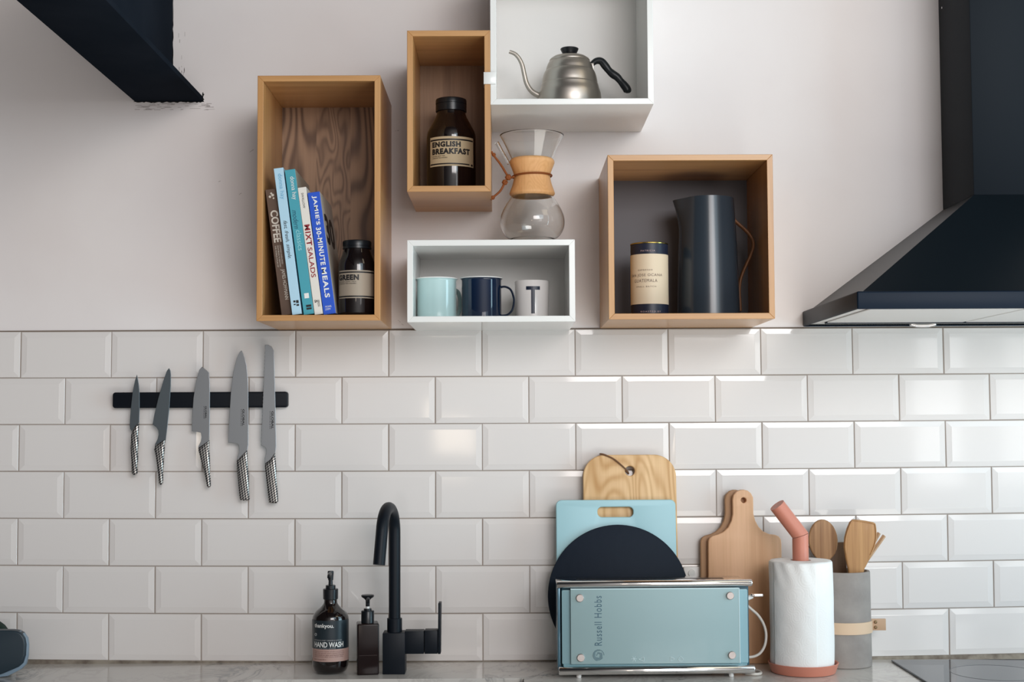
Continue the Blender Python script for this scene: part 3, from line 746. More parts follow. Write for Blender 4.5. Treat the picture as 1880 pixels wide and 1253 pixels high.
# ------------------------------------------------------------------ knife rack and knives
k0, k1 = at(208, 750, .012), at(529, 719.5, .012)
r = root('magnetic_knife_rack', 'black magnetic knife rack bar with rounded ends on the tiles', 'knife rack', ((k0.x + k1.x) / 2, 0, (k0.z + k1.z) / 2))
w_ = (k1.x - k0.x) / 2; h_ = (k1.z - k0.z) / 2
bm = slab([rrect(-w_, w_, -h_, h_, .006)], .019, .003, 3)
o = obj('rack_bar', bm, mat('rack_black', (0.004, 0.006, 0.010, 1), .4, spec=.2), r, smooth=True, sharp=50); o.location.y = -.020
def dots_mat(name, rot=0):
    m = mat(name, (0.5, 0.5, 0.49, 1), .3, metal=1); nt = m.node_tree; p = nt.nodes['Principled BSDF']
    tc = N(nt, 'ShaderNodeTexCoord'); sx = N(nt, 'ShaderNodeSeparateXYZ'); nt.links.new(tc.outputs['Object'], sx.inputs[0])
    f = 2 * PI / .0056
    X, Z_ = sx.outputs['X'], sx.outputs['Z']
    a = math_node(nt, 'ADD', math_node(nt, 'MULTIPLY', X, f), math_node(nt, 'MULTIPLY', Z_, f * .15))
    b = math_node(nt, 'SUBTRACT', math_node(nt, 'MULTIPLY', Z_, f), math_node(nt, 'MULTIPLY', X, f * .75))
    s = math_node(nt, 'ADD', math_node(nt, 'MULTIPLY', math_node(nt, 'ADD', math_node(nt, 'SINE', a), math_node(nt, 'SINE', b)), 0.25), 0.5)
    c = ramp(nt, s, [(0.42, (0.60, 0.58, 0.55, 1)), (0.55, (0.012, 0.012, 0.016, 1))])
    nt.links.new(c, p.inputs['Base Color'])
    nt.links.new(ramp(nt, s, [(0.42, (1, 1, 1, 1)), (0.55, (0, 0, 0, 1))]), p.inputs['Metallic'])
    return m
dots = dots_mat('dimpled_steel')
KG = 'kitchen knives on the magnetic rack'
kd = .024
def knife(name, label, off, sc, tip_side, blade, handle, bm_mat, txt=None, serr=False):
    cv = lambda p: at(off[0] + p[0] / sc, off[1] + p[1] / sc, kd)
    allp = [cv(p) for p in blade + handle]
    ox = sum(p.x for p in allp) / len(allp); oz = min(p.z for p in allp)
    r = root(name, label, 'knife', (ox, -kd, oz), group=KG)
    L = [(cv(p).x - ox, cv(p).z - oz) for p in blade]
    o = obj('blade', slab([L], .0018, .0005, 1), bm_mat, r); 
    o.location.y = .0008
    # handle swells towards its middle
    Lh = [(cv(p).x - ox, cv(p).z - oz) for p in handle]
    o = obj('handle', slab([Lh], .013, .0042, 4), dots, r, smooth=True, sharp=60); o.location.y = -.005
    if txt:
        a, b = cv(txt[:2]), cv(txt[2:4])
        flat_text('lettering', 'GLOBAL', a.x - ox, b.x - ox, b.z - oz, a.z - oz, .0006, txt[4], r, turn=1, bold=0.03)
        a2 = .25 * (b.x - a.x)
        flat_text('lettering', 'STAINLESS', a.x - ox - 3 * a2, a.x - ox - a2, b.z - oz + .0, a.z - oz, .0006, txt[4], r, turn=1)
    return r
o1 = (220, 660); s1 = 940 / 180; o2 = (400, 620); s2 = 548 / 140
knife('paring_knife', 'smallest dark knife, leftmost on the rack', o1, s1, 0,
      [(162, 147), (174, 200), (182, 250), (188, 330), (188, 470), (184, 610), (170, 660), (118, 697), (97, 668), (93, 635), (97, 560), (107, 440), (120, 320), (145, 200)],
      [(184, 606), (178, 700), (174, 900), (168, 1090), (160, 1108), (145, 1112), (124, 1110), (115, 1090), (110, 980), (104, 850), (107, 740), (118, 690), (150, 640)], blade_d)
knife('utility_knife', 'dark curved-heel knife, second from the left on the rack', o1, s1, 0,
      [(470, 85), (484, 108), (489, 150), (487, 260), (475, 450), (455, 640), (438, 780), (380, 820), (332, 858), (337, 815), (362, 765), (371, 720), (368, 685), (350, 655), (313, 625), (330, 530), (368, 370), (418, 200), (450, 110)],
      [(436, 770), (425, 900), (416, 1050), (412, 1185), (405, 1202), (390, 1206), (375, 1195), (360, 1050), (345, 930), (328, 862), (345, 825), (400, 790)], blade_d)
knife('vegetable_knife', 'broad square-tipped knife, middle of the five on the rack', o1, s1, 0,
      [(785, 72), (820, 98), (856, 126), (862, 300), (861, 500), (858, 700), (856, 785), (800, 830), (752, 855), (750, 840), (775, 790), (783, 745), (775, 705), (740, 697), (688, 690), (692, 560), (705, 370), (730, 210), (762, 100)],
      [(857, 780), (861, 950), (868, 1120), (871, 1212), (862, 1230), (845, 1230), (833, 1212), (805, 1070), (775, 960), (755, 880), (752, 850), (790, 825)], blade_m, txt=(815, 450, 832, 570, ink))
knife('chef_knife', 'long pointed chef knife, fourth from the left on the rack', o2, s2, 0,
      [(168, 93), (180, 112), (192, 145), (205, 200), (214, 290), (218, 400), (218, 600), (217, 770), (208, 830), (165, 900), (134, 895), (140, 860), (151, 825), (152, 790), (146, 770), (132, 760), (73, 757), (80, 600), (92, 400), (110, 250), (135, 150), (153, 108)],
      [(210, 812), (216, 920), (224, 1080), (228, 1160), (222, 1171), (190, 1174), (160, 1169), (154, 1130), (145, 1020), (137, 950), (134, 890), (160, 860)], blade_m, txt=(176, 515, 190, 636, ink))
ser = [(308, 775)]
for q in range(26):
    t = q / 26; y = 775 - t * 690; x_ = 308 + (337 - 308) * t
    ser += [(x_, y), (x_ + 3.2, y - 14)]
knife('bread_knife', 'long serrated bread knife, rightmost on the rack', o2, s2, 0,
      [(338, 52), (360, 52), (385, 65), (402, 95), (405, 200), (412, 450), (415, 650), (418, 780), (412, 830), (380, 900), (337, 915), (336, 870), (347, 828), (348, 805), (338, 787)] + ser,
      [(412, 828), (418, 930), (427, 1080), (433, 1178), (425, 1191), (395, 1194), (366, 1188), (358, 1120), (348, 1020), (338, 930), (340, 905), (375, 880)], blade_m, txt=(384, 530, 400, 658, ink))

# ------------------------------------------------------------------ worktop, sink, hob
marble = mat('marble_worktop', (0.6, 0.58, 0.55, 1), .16, spec=.5)
nt = marble.node_tree; p = nt.nodes['Principled BSDF']
tc = N(nt, 'ShaderNodeTexCoord')
mp = N(nt, 'ShaderNodeMapping'); mp.inputs['Scale'].default_value = (1.3, 0.9, 1); mp.inputs['Rotation'].default_value = (0, 0, R(20)); nt.links.new(tc.outputs['Object'], mp.inputs['Vector'])
n1 = N(nt, 'ShaderNodeTexNoise', Scale=6.5, Detail=9.0, Roughness=0.62, Distortion=1.0); nt.links.new(mp.outputs[0], n1.inputs['Vector'])
v = math_node(nt, 'ABSOLUTE', math_node(nt, 'SUBTRACT', n1.outputs['Fac'], 0.5))
n2 = N(nt, 'ShaderNodeTexNoise', Scale=4.0, Detail=3.0); nt.links.new(tc.outputs['Object'], n2.inputs['Vector'])
v = math_node(nt, 'ADD', v, math_node(nt, 'MULTIPLY', math_node(nt, 'SUBTRACT', n2.outputs['Fac'], 0.42), 0.22))
nt.links.new(ramp(nt, v, [(0.0, (0.24, 0.24, 0.24, 1)), (0.018, (0.50, 0.47, 0.44, 1)), (0.06, (0.60, 0.565, 0.53, 1))]), p.inputs['Base Color'])
sx0, sx1 = on_top(466, 1247).x, on_top(962, 1249).x
sy = min(on_top(700, 1247.5).y, -.17)
bm = BM(); zb = ZC - .03
FR = -.64
box(bm, -2.4, sx0, FR, 0.0065, zb, ZC); box(bm, sx1, 3.2, FR, 0.0065, zb, ZC)
box(bm, sx0, sx1, sy, 0.0065, zb, ZC); box(bm, sx0, sx1, FR, -.58, zb, ZC)
bmesh.ops.remove_doubles(bm, verts=bm.verts, dist=1e-5)
wt = obj('worktop', bm, marble)
tag(wt, 'pale grey-veined marble worktop running below the tiles', 'worktop')
sk = root('sink', 'white sink bowl set under the worktop cut-out, below the black tap', 'sink', ((sx0 + sx1) / 2, (sy - .58) / 2, zb - .18))
a, b = (sx1 - sx0) / 2 + .004, (sy + .58) / 2 + .004
bm = BM()
box(bm, -a, a, -b, b, 0, .008); box(bm, -a - .008, -a, -b, b, 0, .1795); box(bm, a, a + .008, -b, b, 0, .1795)
box(bm, -a - .008, a + .008, b, b + .008, 0, .1795); box(bm, -a - .008, a + .008, -b - .008, -b, 0, .1795)
obj('sink_bowl', bm, white_e, sk)
o = obj('drain', lathe([(0, .009), (.04, .009), (.045, .008), (.045, 0)], 32), chrome, sk, smooth=True)
hp_ = on_top(1632, 1210, ZC + .004); hf = on_top(1700, 1252, ZC + .004)
hob = root('induction_hob', 'black glass hob let into the worktop at the right edge', 'hob', (hp_.x, 0, ZC))
hy = min(hp_.y, -.03)
bm = BM(); box(bm, 0, .60, -.52 + hy, hy, .0004, .0045, bev=.001, seg=1)
obj('hob_glass', bm, mat('black_hob_glass', (0.010, 0.020, 0.036, 1), .06, spec=.35), hob)
for x_, y_, r_ in ((.17, -.16, .09), (.43, -.14, .075), (.17, -.38, .075), (.43, -.38, .09)):
    rr = [(r_ * math.cos(2 * PI * i / 48), r_ * math.sin(2 * PI * i / 48), 0) for i in range(49)]
    o = obj('cooking_zone_ring', tube(rr, .0005, 6, caps=False), mat('ring_print', (.1, .1, .11, 1), .4), hob); o.location = (x_, y_ + hy, .0044)

# ------------------------------------------------------------------ black tap
tb = on_top(724, 1231)
d = -tb.y; d = .127; k = ppm(d); X0 = at(724.5, 1200, d).x
r = root('kitchen_tap', 'matt black mixer tap with curved spout and side lever', 'tap', (X0, -d, ZC + .0002))
Z = lambda py, dd=d: at(724, py, dd).z - ZC
hb = 20.3 / k
boxo('tap_base', (-hb, hb, -hb, hb, 0, Z(1160.5)), tapblack, r, bev=.0012)
cxo = at(724, 1150, d).x - X0
obj('spout_collar', lathe([(0, Z(1162)), (.0155, Z(1162)), (.0155, Z(1136)), (.0145, Z(1135.5)), (0, Z(1135.5))], 40), tapblack, r, smooth=True, sharp=50)
pr = 10.7 / k
top = Z(919.5) - pr
A = 0.062; yend = -.155
pts = [(0, 0, Z(1138)), (0, 0, Z(1000))]
zc_ = top - .055
nn = 18
for i in range(nn + 1):
    t = PI * .93 * i / nn
    f = (1 - math.cos(t)) / 2
    pts.append((-.016 * f, -.060 + .060 * math.cos(t), zc_ + .055 * math.sin(t)))
e0 = Vector(pts[-1]); 
e1 = Vector((at(695.5, 1040, d + .135).x - X0, -.130, at(695, 1038, d + .13).z - ZC))
pts.append(tuple(e0.lerp(e1, .5))); pts.append(tuple(e1))
obj('spout', tube(pts, pr, 28), tapblack, r, smooth=True, sharp=50)
lx0 = hb; lx1 = at(779, 1180, d).x - X0; lx2 = at(804, 1180, d).x - X0
boxo('lever_arm', (lx0 - .001, lx1, -.0165, .0165, Z(1199.5), Z(1158)), tapblack, r, bev=.001)
boxo('lever_head', (lx1 + .0012, lx2, -.0165, .0165, Z(1199.5), Z(1157)), tapblack, r, bev=.001)
o = boxo('lever_handle', (0, .0058, -.0165, .0165, Z(1200), Z(1107)), tapblack, r, bev=.001); o.location.x = lx2
o.rotation_euler = (0, R(.6), 0)

# ------------------------------------------------------------------ hand wash bottle
d = .122; cx = 606.7; k = ppm(d); x = at(cx, 1200, d).x
r = root('hand_wash_bottle', 'round dark amber pump bottle of hand wash with black and pink label', 'bottle', (x, -d, ZC + .0002), rz=facing(x, -d) + R(-6))
Z = lambda py, dd=0: at(cx, py, d + dd).z - ZC
RB = 33.2 / k
body = [(12, 1100), (12, 1104), (13, 1109), (18, 1115), (26, 1122), (31.5, 1130), (33.2, 1140)]
pf = smoothprof([(a / k, Z(b)) for a, b in body], 6)
obj('bottle_body', lathe([(0, pf[0][1])] + pf + [(RB, .026), (RB - .0008, .016), (RB - .004, .006), (RB - .010, .001), (RB - .013, 0), (0, 0)], 64), dark_glass, r, smooth=True, sharp=60)
bm = BM(); cyl_patch(bm, RB + .0003, -78, 84, Z(1193.5, RB), Z(1141, RB), 40); obj('black_label', bm, mat('slate_black_label', (0.016, 0.026, 0.034, 1), .35), r, smooth=True)
bm = BM(); cyl_patch(bm, RB + .0004, -66, 84, Z(1216.5, RB), Z(1193.5, RB), 40); obj('pink_label', bm, mat('pink_label', (0.46, 0.30, 0.26, 1), .5), r, smooth=True)
RT = RB + .0009
cyl_text('lettering', 'thankyou.', RT, -50, 16, Z(1156, RB), Z(1146.5, RB), white_ink, r, bold=0.02)
cyl_text('lettering', 'HAND WASH', RT, -50, 48, Z(1190, RB), Z(1180, RB), white_ink, r, bold=0.02)
gink = mat('grey_ink', (0.42, 0.42, 0.42, 1), .5)
cyl_text('lettering', 'BOTANICAL SWEET ORANGE & ALMOND', RT, -50, 42, Z(1178.2, RB), Z(1176, RB), gink, r)
cyl_text('lettering', 'WITH ALOE VERA + JASMINE', RT, -50, 22, Z(1193, RB), Z(1191.2, RB), gink, r)
dpk = mat('brown_print', (0.12, 0.05, 0.045, 1), .6)
for q, (aa, t_) in enumerate(((50, 'Cleanse your hands of dirt and germs'), (52, 'with this gentle plant based formula'), (50, 'that is kind to skin and leaves hands'), (48, 'soft and fresh after every wash today'), (-8, 'Made in Australia 500 ml'))):
    y_ = 1196.5 + q * 3.3 + (1.6 if q == 4 else 0)
    cyl_text('lettering', t_, RT, -50, aa, Z(y_ + 2.1, RB), Z(y_, RB), dpk, r)
o = obj('round_mark', tube([(.0026 * math.cos(2 * PI * i / 16), 0, .0026 * math.sin(2 * PI * i / 16)) for i in range(17)], .0005, 6, caps=False), gink, r)
o.location = ((RT) * math.sin(R(-45)), -RT * math.cos(R(-45)), Z(1167, RB)); o.rotation_euler = (0, 0, R(-45))
pump = obj('pump_collar', lathe([(0, Z(1101)), (12.5 / k, Z(1101)), (13.6 / k, Z(1100)), (13.8 / k, Z(1082.5)), (13 / k, Z(1081.7)), (9 / k, Z(1081.7)), (9 / k, Z(1075.5)), (8 / k, Z(1075)), (4 / k, Z(1075)), (3.7 / k, Z(1064)), (0, Z(1064))], 48), black_pl, r, smooth=True, sharp=40)
bm = lathe([(0, Z(1066)), (4.6 / k, Z(1066)), (5.6 / k, Z(1053)), (5.6 / k, Z(1051)), (5 / k, Z(1049)), (0, Z(1048.6))], 32)
merge(bm, tube([(0, 0, Z(1054)), (.0, -.02, Z(1053.5)), (0, -.034, Z(1055)), (0, -.038, Z(1058))], [.0045, .004, .0034, .003], 14, smooth_n=4))
obj('pump_head', bm, black_pl, r, smooth=True, sharp=50)

# ------------------------------------------------------------------ square pump bottle
d = .135; cx = 675; k = ppm(d); x = at(cx, 1200, d).x
r = root('square_pump_bottle', 'small square dark brown pump bottle between hand wash and tap', 'bottle', (x, -d, ZC + .0002), rz=facing(x, -d) + R(3))
Z = lambda py, dd=0: at(cx, py, d + dd).z - ZC
hw = 19.6 / k
boxo('bottle_body', (-hw, hw, -hw, hw, 0, Z(1146.5, hw)), amber, r, bev=.003, seg=4)
boxo('liquid_line', (-hw + .004, hw - .004, -hw - .0002, -hw + .001, Z(1204.8, hw), Z(1204.2, hw)), mat('line_brown', (.06, .04, .037, 1), .3), r)
obj('pump_collar', lathe([(0, Z(1147)), (11.8 / k, Z(1147)), (11.8 / k, Z(1123)), (11 / k, Z(1121.7)), (7 / k, Z(1121.7)), (7 / k, Z(1118)), (0, Z(1118))], 40), black_pl, r, smooth=True, sharp=40)
obj('pump_stem', lathe([(0, Z(1119)), (3.2 / k, Z(1119)), (3.2 / k, Z(1113.5)), (0, Z(1113.5))], 24), white_e, r, smooth=True, sharp=40)
bm = lathe([(0, Z(1114)), (3.6 / k, Z(1114)), (3.8 / k, Z(1103)), (7 / k, Z(1099.5)), (11 / k, Z(1097)), (12 / k, Z(1094.5)), (11 / k, Z(1093)), (0, Z(1092.6))], 36)
merge(bm, tube([(0, 0, Z(1099)), (0, -.016, Z(1098.5)), (0, -.026, Z(1100)), (0, -.029, Z(1103))], [.004, .0038, .003, .0028], 12, smooth_n=4))
obj('pump_head', bm, black_pl, r, smooth=True, sharp=50)

# ------------------------------------------------------------------ boards leaning on the tiles
class Lean:
    """plane of a leaning board: front face passes the worktop at depth d0, top tilted back by ang"""
    def __init__(s, d0, ang, x0): s.d0, s.a, s.x0 = d0, ang, x0; s.o = Vector((x0, -d0, ZC + .0003)); s.v = Vector((0, math.sin(ang), math.cos(ang))); s.n = Vector((0, -math.cos(ang), math.sin(ang)))
    def p(s, px, py):
        r_ = ray(px, py); t = (s.o - CAM).dot(s.n) / r_.dot(s.n); q = CAM + r_ * t - s.o
        return (q.x, q.dot(s.v))
    def root(s, name, label, cat, group=None): return root(name, label, cat, s.o, rx=-s.a, group=group)
# big wooden board
L = Lean(.066, R(5.2), at(1157, 1200, .06).x)
r = L.root('chopping_board', 'big pale wooden chopping board with leather loop, behind the aqua board', 'chopping board')
x0, zt = L.p(1070, 835.8); x1, _ = L.p(1242, 900)
hc = L.p(1156.5, 865)
bm = slab([rrect(x0, x1, 0, zt, .047, 10), circle(hc[0], hc[1], .0104)], .018, .0025, 2)
obj('board', bm, rubberwood, r, smooth=True, sharp=50)
a = L.p(1153, 868); b = L.p(1143, 857); c = L.p(1126, 843); d_ = L.p(1110, 836); e_ = L.p(1102, 836.5)
bm = tube([(a[0] + .002, .014, a[1] - .002), (a[0] - .001, -.002, a[1] + .002), (b[0], -.004, b[1]), (c[0], -.003, c[1]), (d_[0], -.001, d_[1]), (e_[0] , .004, zt + .0022), (e_[0] + .012, .022, zt + .0015), (c[0], .022, c[1]), (a[0] + .002, .016, a[1] - .002)], .0017, 8, smooth_n=5)
obj('leather_loop', bm, mat('brown_leather_cord', (.16, .075, .035, 1), .6), r, smooth=True)
# aqua board
L = Lean(.080, R(5.2), at(1130, 1200, .08).x)
r = L.root('chopping_board', 'light aqua plastic chopping board with handle slot, behind the round slate', 'chopping board')
x0, zt = L.p(1020.6, 918.7); x1, _ = L.p(1241, 960)
s0 = L.p(1097, 950); s1_ = L.p(1162.5, 931)
bm = slab([rrect(x0, x1, 0, zt, .012, 8), rrect(s0[0], s1_[0], s0[1], s1_[1], .0095, 8)], .010, .002, 3)
obj('board', bm, mat('aqua_plastic', (0.36, 0.60, 0.66, 1), .38), r, smooth=True, sharp=50)
# slate
L = Lean(.092, R(5.2), at(1137.5, 1200, .09).x)
r = L.root('slate_board', 'round black slate board leaning behind the toaster', 'board')
cc = L.p(1137.5, 1100); rad = L.p(1137.5, 969)[1] - cc[1]
cc = (0, rad)
bm = slab([circle(cc[0], cc[1], rad, 96)], .007, .0012, 1)
obj('slate', bm, mat('black_slate', (0.007, 0.013, 0.024, 1), .6, spec=.2, bump=(60, .3, 8)), r, smooth=True, sharp=50)
# two beech paddle boards
def paddle(label, d0, ang, shift, m):
    L = Lean(d0, ang, at(1365, 1150, d0).x)
    r = L.root('paddle_board', label, 'chopping board', group='beech paddle boards beside the toaster')
    ctr = 1365 
    half = [(1301.5, 1224), (1301, 1140), (1300.4, 1000), (1300.8, 993), (1303.5, 988), (1309, 984.5), (1318, 982), (1328, 977.5), (1337, 969), (1343, 957), (1345.6, 945), (1345.5, 932), (1345, 918), (1347, 909), (1353, 902.5), (1360, 900), (1366, 899.8)]
    right = [(1373, 901.5), (1379, 906.5), (1382.8, 914), (1383.2, 930), (1383.4, 944), (1387, 957), (1393, 968), (1402, 977), (1413, 981.5), (1424, 983), (1430, 985.5), (1434, 991), (1435, 1000), (1436, 1140), (1436.5, 1224)]
    pts = [L.p(px, py) for px, py in half + right]
    zmin = 0.0
    pts[0] = (pts[0][0], 0.0); pts[-1] = (pts[-1][0], 0.0)
    h = L.p(1365, 919)
    bm = slab([pts[::-1], circle(h[0], h[1], .0058, 20)], .0145, .002, 3)
    obj('board', bm, m, r, smooth=True, sharp=50)
    r.location.x += shift[0]; r.location.z += shift[1]
    return r
paddle('front beech paddle board with round hanging hole, beside the toaster', .046, R(1.3), (0, 0), beech)
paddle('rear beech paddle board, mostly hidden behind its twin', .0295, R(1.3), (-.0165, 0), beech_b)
# wall socket half hidden behind the toaster
s0, s1_ = at(1256, 1092, .006), at(1296, 1041, .006)
r = root('wall_socket', 'white wall socket peeping out between the slate and the paddle boards', 'socket', ((s0.x + s1_.x) / 2, 0, s0.z))
w_ = (s1_.x - s0.x) / 2; h_ = s1_.z - s0.z
boxo('socket_plate', (-w_, w_, -.008, .003, 0, h_), white_in, r, bev=.0015)
sw = at(1270, 1053, .009)
o = obj('switch', lathe([(0, 0), (.0078, 0), (.0072, .003), (0, .0035)], 28), white_e, r, smooth=True, sharp=40); o.location = (sw.x - r.location.x, -.008, sw.z - r.location.z); o.rotation_euler = (R(90), 0, 0)

# ------------------------------------------------------------------ glass toaster
d = .212; k = ppm(d); X0 = at(1203, 1200, d).x
r = root('toaster', 'long glass-sided chrome toaster standing in front of the boards', 'toaster', (X0, -d + .05, ZC + .0002), rz=R(.5))
x_ = lambda px, dd=0: at(px, 1150, d - dd).x - X0
z_ = lambda py, dd=0: at(1200, py, d - dd).z - ZC
yf = -.05; DEP = .092                          # local front plane and depth
frost = mat('frosted_aqua_glass', (0.33, 0.46, 0.475, 1), .22, coat=.35)
frost2 = mat('frosted_aqua_glass_back', (0.27, 0.44, 0.49, 1), .28)
tealdk = mat('dark_teal_housing', (0.035, 0.10, 0.135, 1), .25)
edge = mat('glass_edge_bright', (0.62, 0.78, 0.82, 1), .12)
boxo('housing', (x_(1031), x_(1376), yf + .016, yf + DEP - .012, z_(1236), z_(1076)), tealdk, r, bev=.002)
bm = slab([rrect(x_(1031.5), x_(1374.5), z_(1221), z_(1084.5), .003)], .005, .0008, 1); o = obj('rear_glass_panel', bm, frost2, r, smooth=True, sharp=40); o.location.y = yf + .009
bm = slab([rrect(x_(1047.5), x_(1358), z_(1219.5), z_(1081.5), .001)], .005, .0006, 1); o = obj('front_glass_panel', bm, frost, r, smooth=True, sharp=40); o.location.y = yf
boxo('bright_glass_edge', (x_(1357.0), x_(1358.4), yf - .0003, yf + .005, z_(1219.5), z_(1081.5)), edge, r)
boxo('bright_glass_edge', (x_(1047.5), x_(1357), yf - .0003, yf + .005, z_(1082.6), z_(1080.9)), edge, r)
bolt = mat('satin_nickel', (0.50, 0.45, 0.43, 1), .38, metal=.8)
for a, b in ((1064.5, 1098), (1341, 1095.3), (1065.5, 1207.5), (1343, 1204.5)):
    o = obj('bolt', lathe([(0, 0), (.0078, 0), (.0078, .003), (.0068, .004), (0, .004)], 32), bolt, r, smooth=True, sharp=40)
    o.location = (x_(a), yf - .0002, z_(b)); o.rotation_euler = (R(90), 0, 0)
def bar(name, y, zpx, rad, pa, pb, m=chrome):
    o = obj(name, tube([(x_(pa), y, z_(zpx)), (x_(pa) + .002, y, z_(zpx)), (x_(pb) - .002, y, z_(zpx - 1)), (x_(pb), y, z_(zpx - 1))], [rad * .8, rad, rad, rad * .8], 20), m, r, smooth=True, sharp=50)
bar('top_rail', yf + .006, 1073.5, .0072, 1022.5, 1382.5)
boxo('top_plate', (x_(1022), x_(1370), yf + .008, yf + DEP, z_(1073), z_(1068)), chrome, r, bev=.001)
boxo('bread_slot', (x_(1060), x_(1335), yf + .034, yf + .058, z_(1069), z_(1067.6)), black_pl, r)
bar('bottom_rail', yf + .006, 1232.5, .0085, 1025, 1385.5)
boxo('bottom_plate', (x_(1027), x_(1383), yf + .008, yf + DEP, z_(1240), z_(1228)), chrome, r, bev=.001)
boxo('control_strip', (x_(1034), x_(1372), yf + .0075, yf + .009, z_(1228.5), z_(1220.5)), mat('teal_strip', (0.16, 0.32, 0.37, 1), .2), r)
for a in (1023.5, 1380):
    boxo('side_frame', (x_(a), x_(a + 5.5), yf + .012, yf + DEP - .004, z_(1232), z_(1074)) if a < 1100 else (x_(1371), x_(1378), yf + .02, yf + DEP - .004, z_(1232), z_(1074)), mat('smoky_blue_edge', (0.07, 0.15, 0.20, 1), .15, metal=.3) if a < 1100 else tealdk, r, bev=.001)
for a, b in ((1062.6, 0), (1343.6, 0), (1062.6, 1), (1343.6, 1)):
    o = obj('foot', lathe([(0, 0), (.0045, 0), (.0052, .002), (.0048, .009), (0, .009)], 20), white_e, r, smooth=True, sharp=50)
    o.location = (x_(a), yf + .016 + b * .06, 0)
flat_text('lettering', 'Russell Hobbs', x_(1091), x_(1104.5), z_(1185.5), z_(1094.5), yf - .0004, mat('slate_blue_print', (0.05, 0.12, 0.17, 1), .4), r, turn=-1, spacing=1.15)
sb = mat('slate_blue_mark', (0.09, 0.17, 0.21, 1), .4)
bm = BM()
ccx, ccz = x_(1098), z_(1203.5)
for q in range(5):
    a0 = q * 1.3; rr = .0112 - q * .0019
    merge(bm, tube([(ccx + rr * math.cos(a0 + t * .45), 0, ccz + rr * math.sin(a0 + t * .45)) for t in range(11)], .0005, 6))
o = obj('rose_emblem', bm, sb, r); o.location.y = yf - .0003
wt_ = mat('pale_symbol', (0.62, 0.74, 0.76, 1), .4)
bm = BM()
for q in range(3):
    a0 = q * PI / 3; cx_, cz_ = x_(1163), z_(1210.5)
    merge(bm, tube([(cx_ - .0055 * math.cos(a0), 0, cz_ - .0055 * math.sin(a0)), (cx_ + .0055 * math.cos(a0), 0, cz_ + .0055 * math.sin(a0))], .0005, 6))
def tri(bm, P):
    P = P + [P[0]]
    for A_, B_2 in zip(P, P[1:]): merge(bm, tube([(A_[0], 0, A_[1]), (B_2[0], 0, B_2[1])], .0005, 6))
tri(bm, [(x_(1172), z_(1211)), (x_(1181), z_(1207)), (x_(1181), z_(1215))]); tri(bm, [(x_(1238), z_(1211)), (x_(1230), z_(1207)), (x_(1230), z_(1215))])
tri(bm, [(x_(1244), z_(1211)), (x_(1248.5), z_(1206)), (x_(1253), z_(1211)), (x_(1251), z_(1215)), (x_(1246), z_(1215))])
o = obj('setting_symbols', bm, wt_, r); o.location.y = yf - .0003
for a in (1162.5, 1177, 1234, 1248.5):
    o = obj('button', lathe([(0, 0), (.0028, 0), (.0022, .0025), (0, .003)], 18), edge, r, smooth=True, sharp=50); o.location = (x_(a), yf + .0075, z_(1228.5)); o.rotation_euler = (R(90), 0, 0)
for q in range(8):
    o = obj('indicator', lathe([(0, 0), (.001, 0), (.0008, .001), (0, .001)], 10), black_pl, r); o.location = (x_(1187 + q * 5), yf + .0075, z_(1228.3)); o.rotation_euler = (R(90), 0, 0)
# lever and cord
bm = tube([(x_(1374), yf + .035, z_(1107)), (x_(1388), yf + .035, z_(1100.5))], .0045, 12)
o = obj('lever_arm', bm, white_e, r, smooth=True)
boxo('lever_tip', (x_(1385), x_(1406.5), yf + .026, yf + .046, z_(1101), z_(1095.5)), chrome, r, bev=.0015)
zl = .0042 
cp = [(1372, 1113), (1382, 1122), (1395, 1134), (1405, 1151), (1409, 1170), (1406, 1190), (1397, 1204), (1385, 1210), (1374, 1211)]
bm = tube([(x_(a, .03), yf + .045, z_(b, .03)) for a, b in cp], .0028, 12, smooth_n=5)
obj('power_cord', bm, mat('cream_cord', (0.62, 0.58, 0.53, 1), .45), r, smooth=True)
cz0 = .0033
P = [(x_(1374), yf + .085, cz0), (x_(1392), yf + .078, cz0), (x_(1402), yf + .055, cz0), (x_(1400), yf + .03, cz0), (x_(1388), yf + .022, cz0), (x_(1372), yf + .03, cz0)]
obj('power_cord', tube(P, .0030, 12, smooth_n=5), bpy.data.materials['cream_cord'], r, smooth=True)

# ------------------------------------------------------------------ kitchen roll and holder
d = .147; cx = 1474.5; k = ppm(d); x = at(cx, 1200, d).x
terra = mat('terracotta_pink', (0.60, 0.225, 0.155, 1), .4)
r = root('paper_towel_holder', 'terracotta-pink kitchen roll holder with bent tube top', 'kitchen roll holder', (x, -d, ZC + .0002))
Z = lambda py, dd=0: at(cx, py, d + dd).z - ZC
Rd = 63.3 / k; hd = .0215
obj('dish', lathe([(0, 0), (Rd - .010, 0), (Rd - .007, .001), (Rd, hd - .001), (Rd - .0008, hd), (Rd - .003, hd - .001), (Rd - .006, .008), (0, .007)], 72), terra, r, smooth=True, sharp=50)
pr = 14.6 / k
xe = at(1469.5, 1000, d).x - x; zb_ = Z(984); 
bend = Vector((xe, 0, zb_)); up = Vector((at(1426.5, 928, d).x - x, 0, Z(928)))
dirn = (up - bend).normalized(); half = (dirn + Vector((0, 0, 1))).normalized()
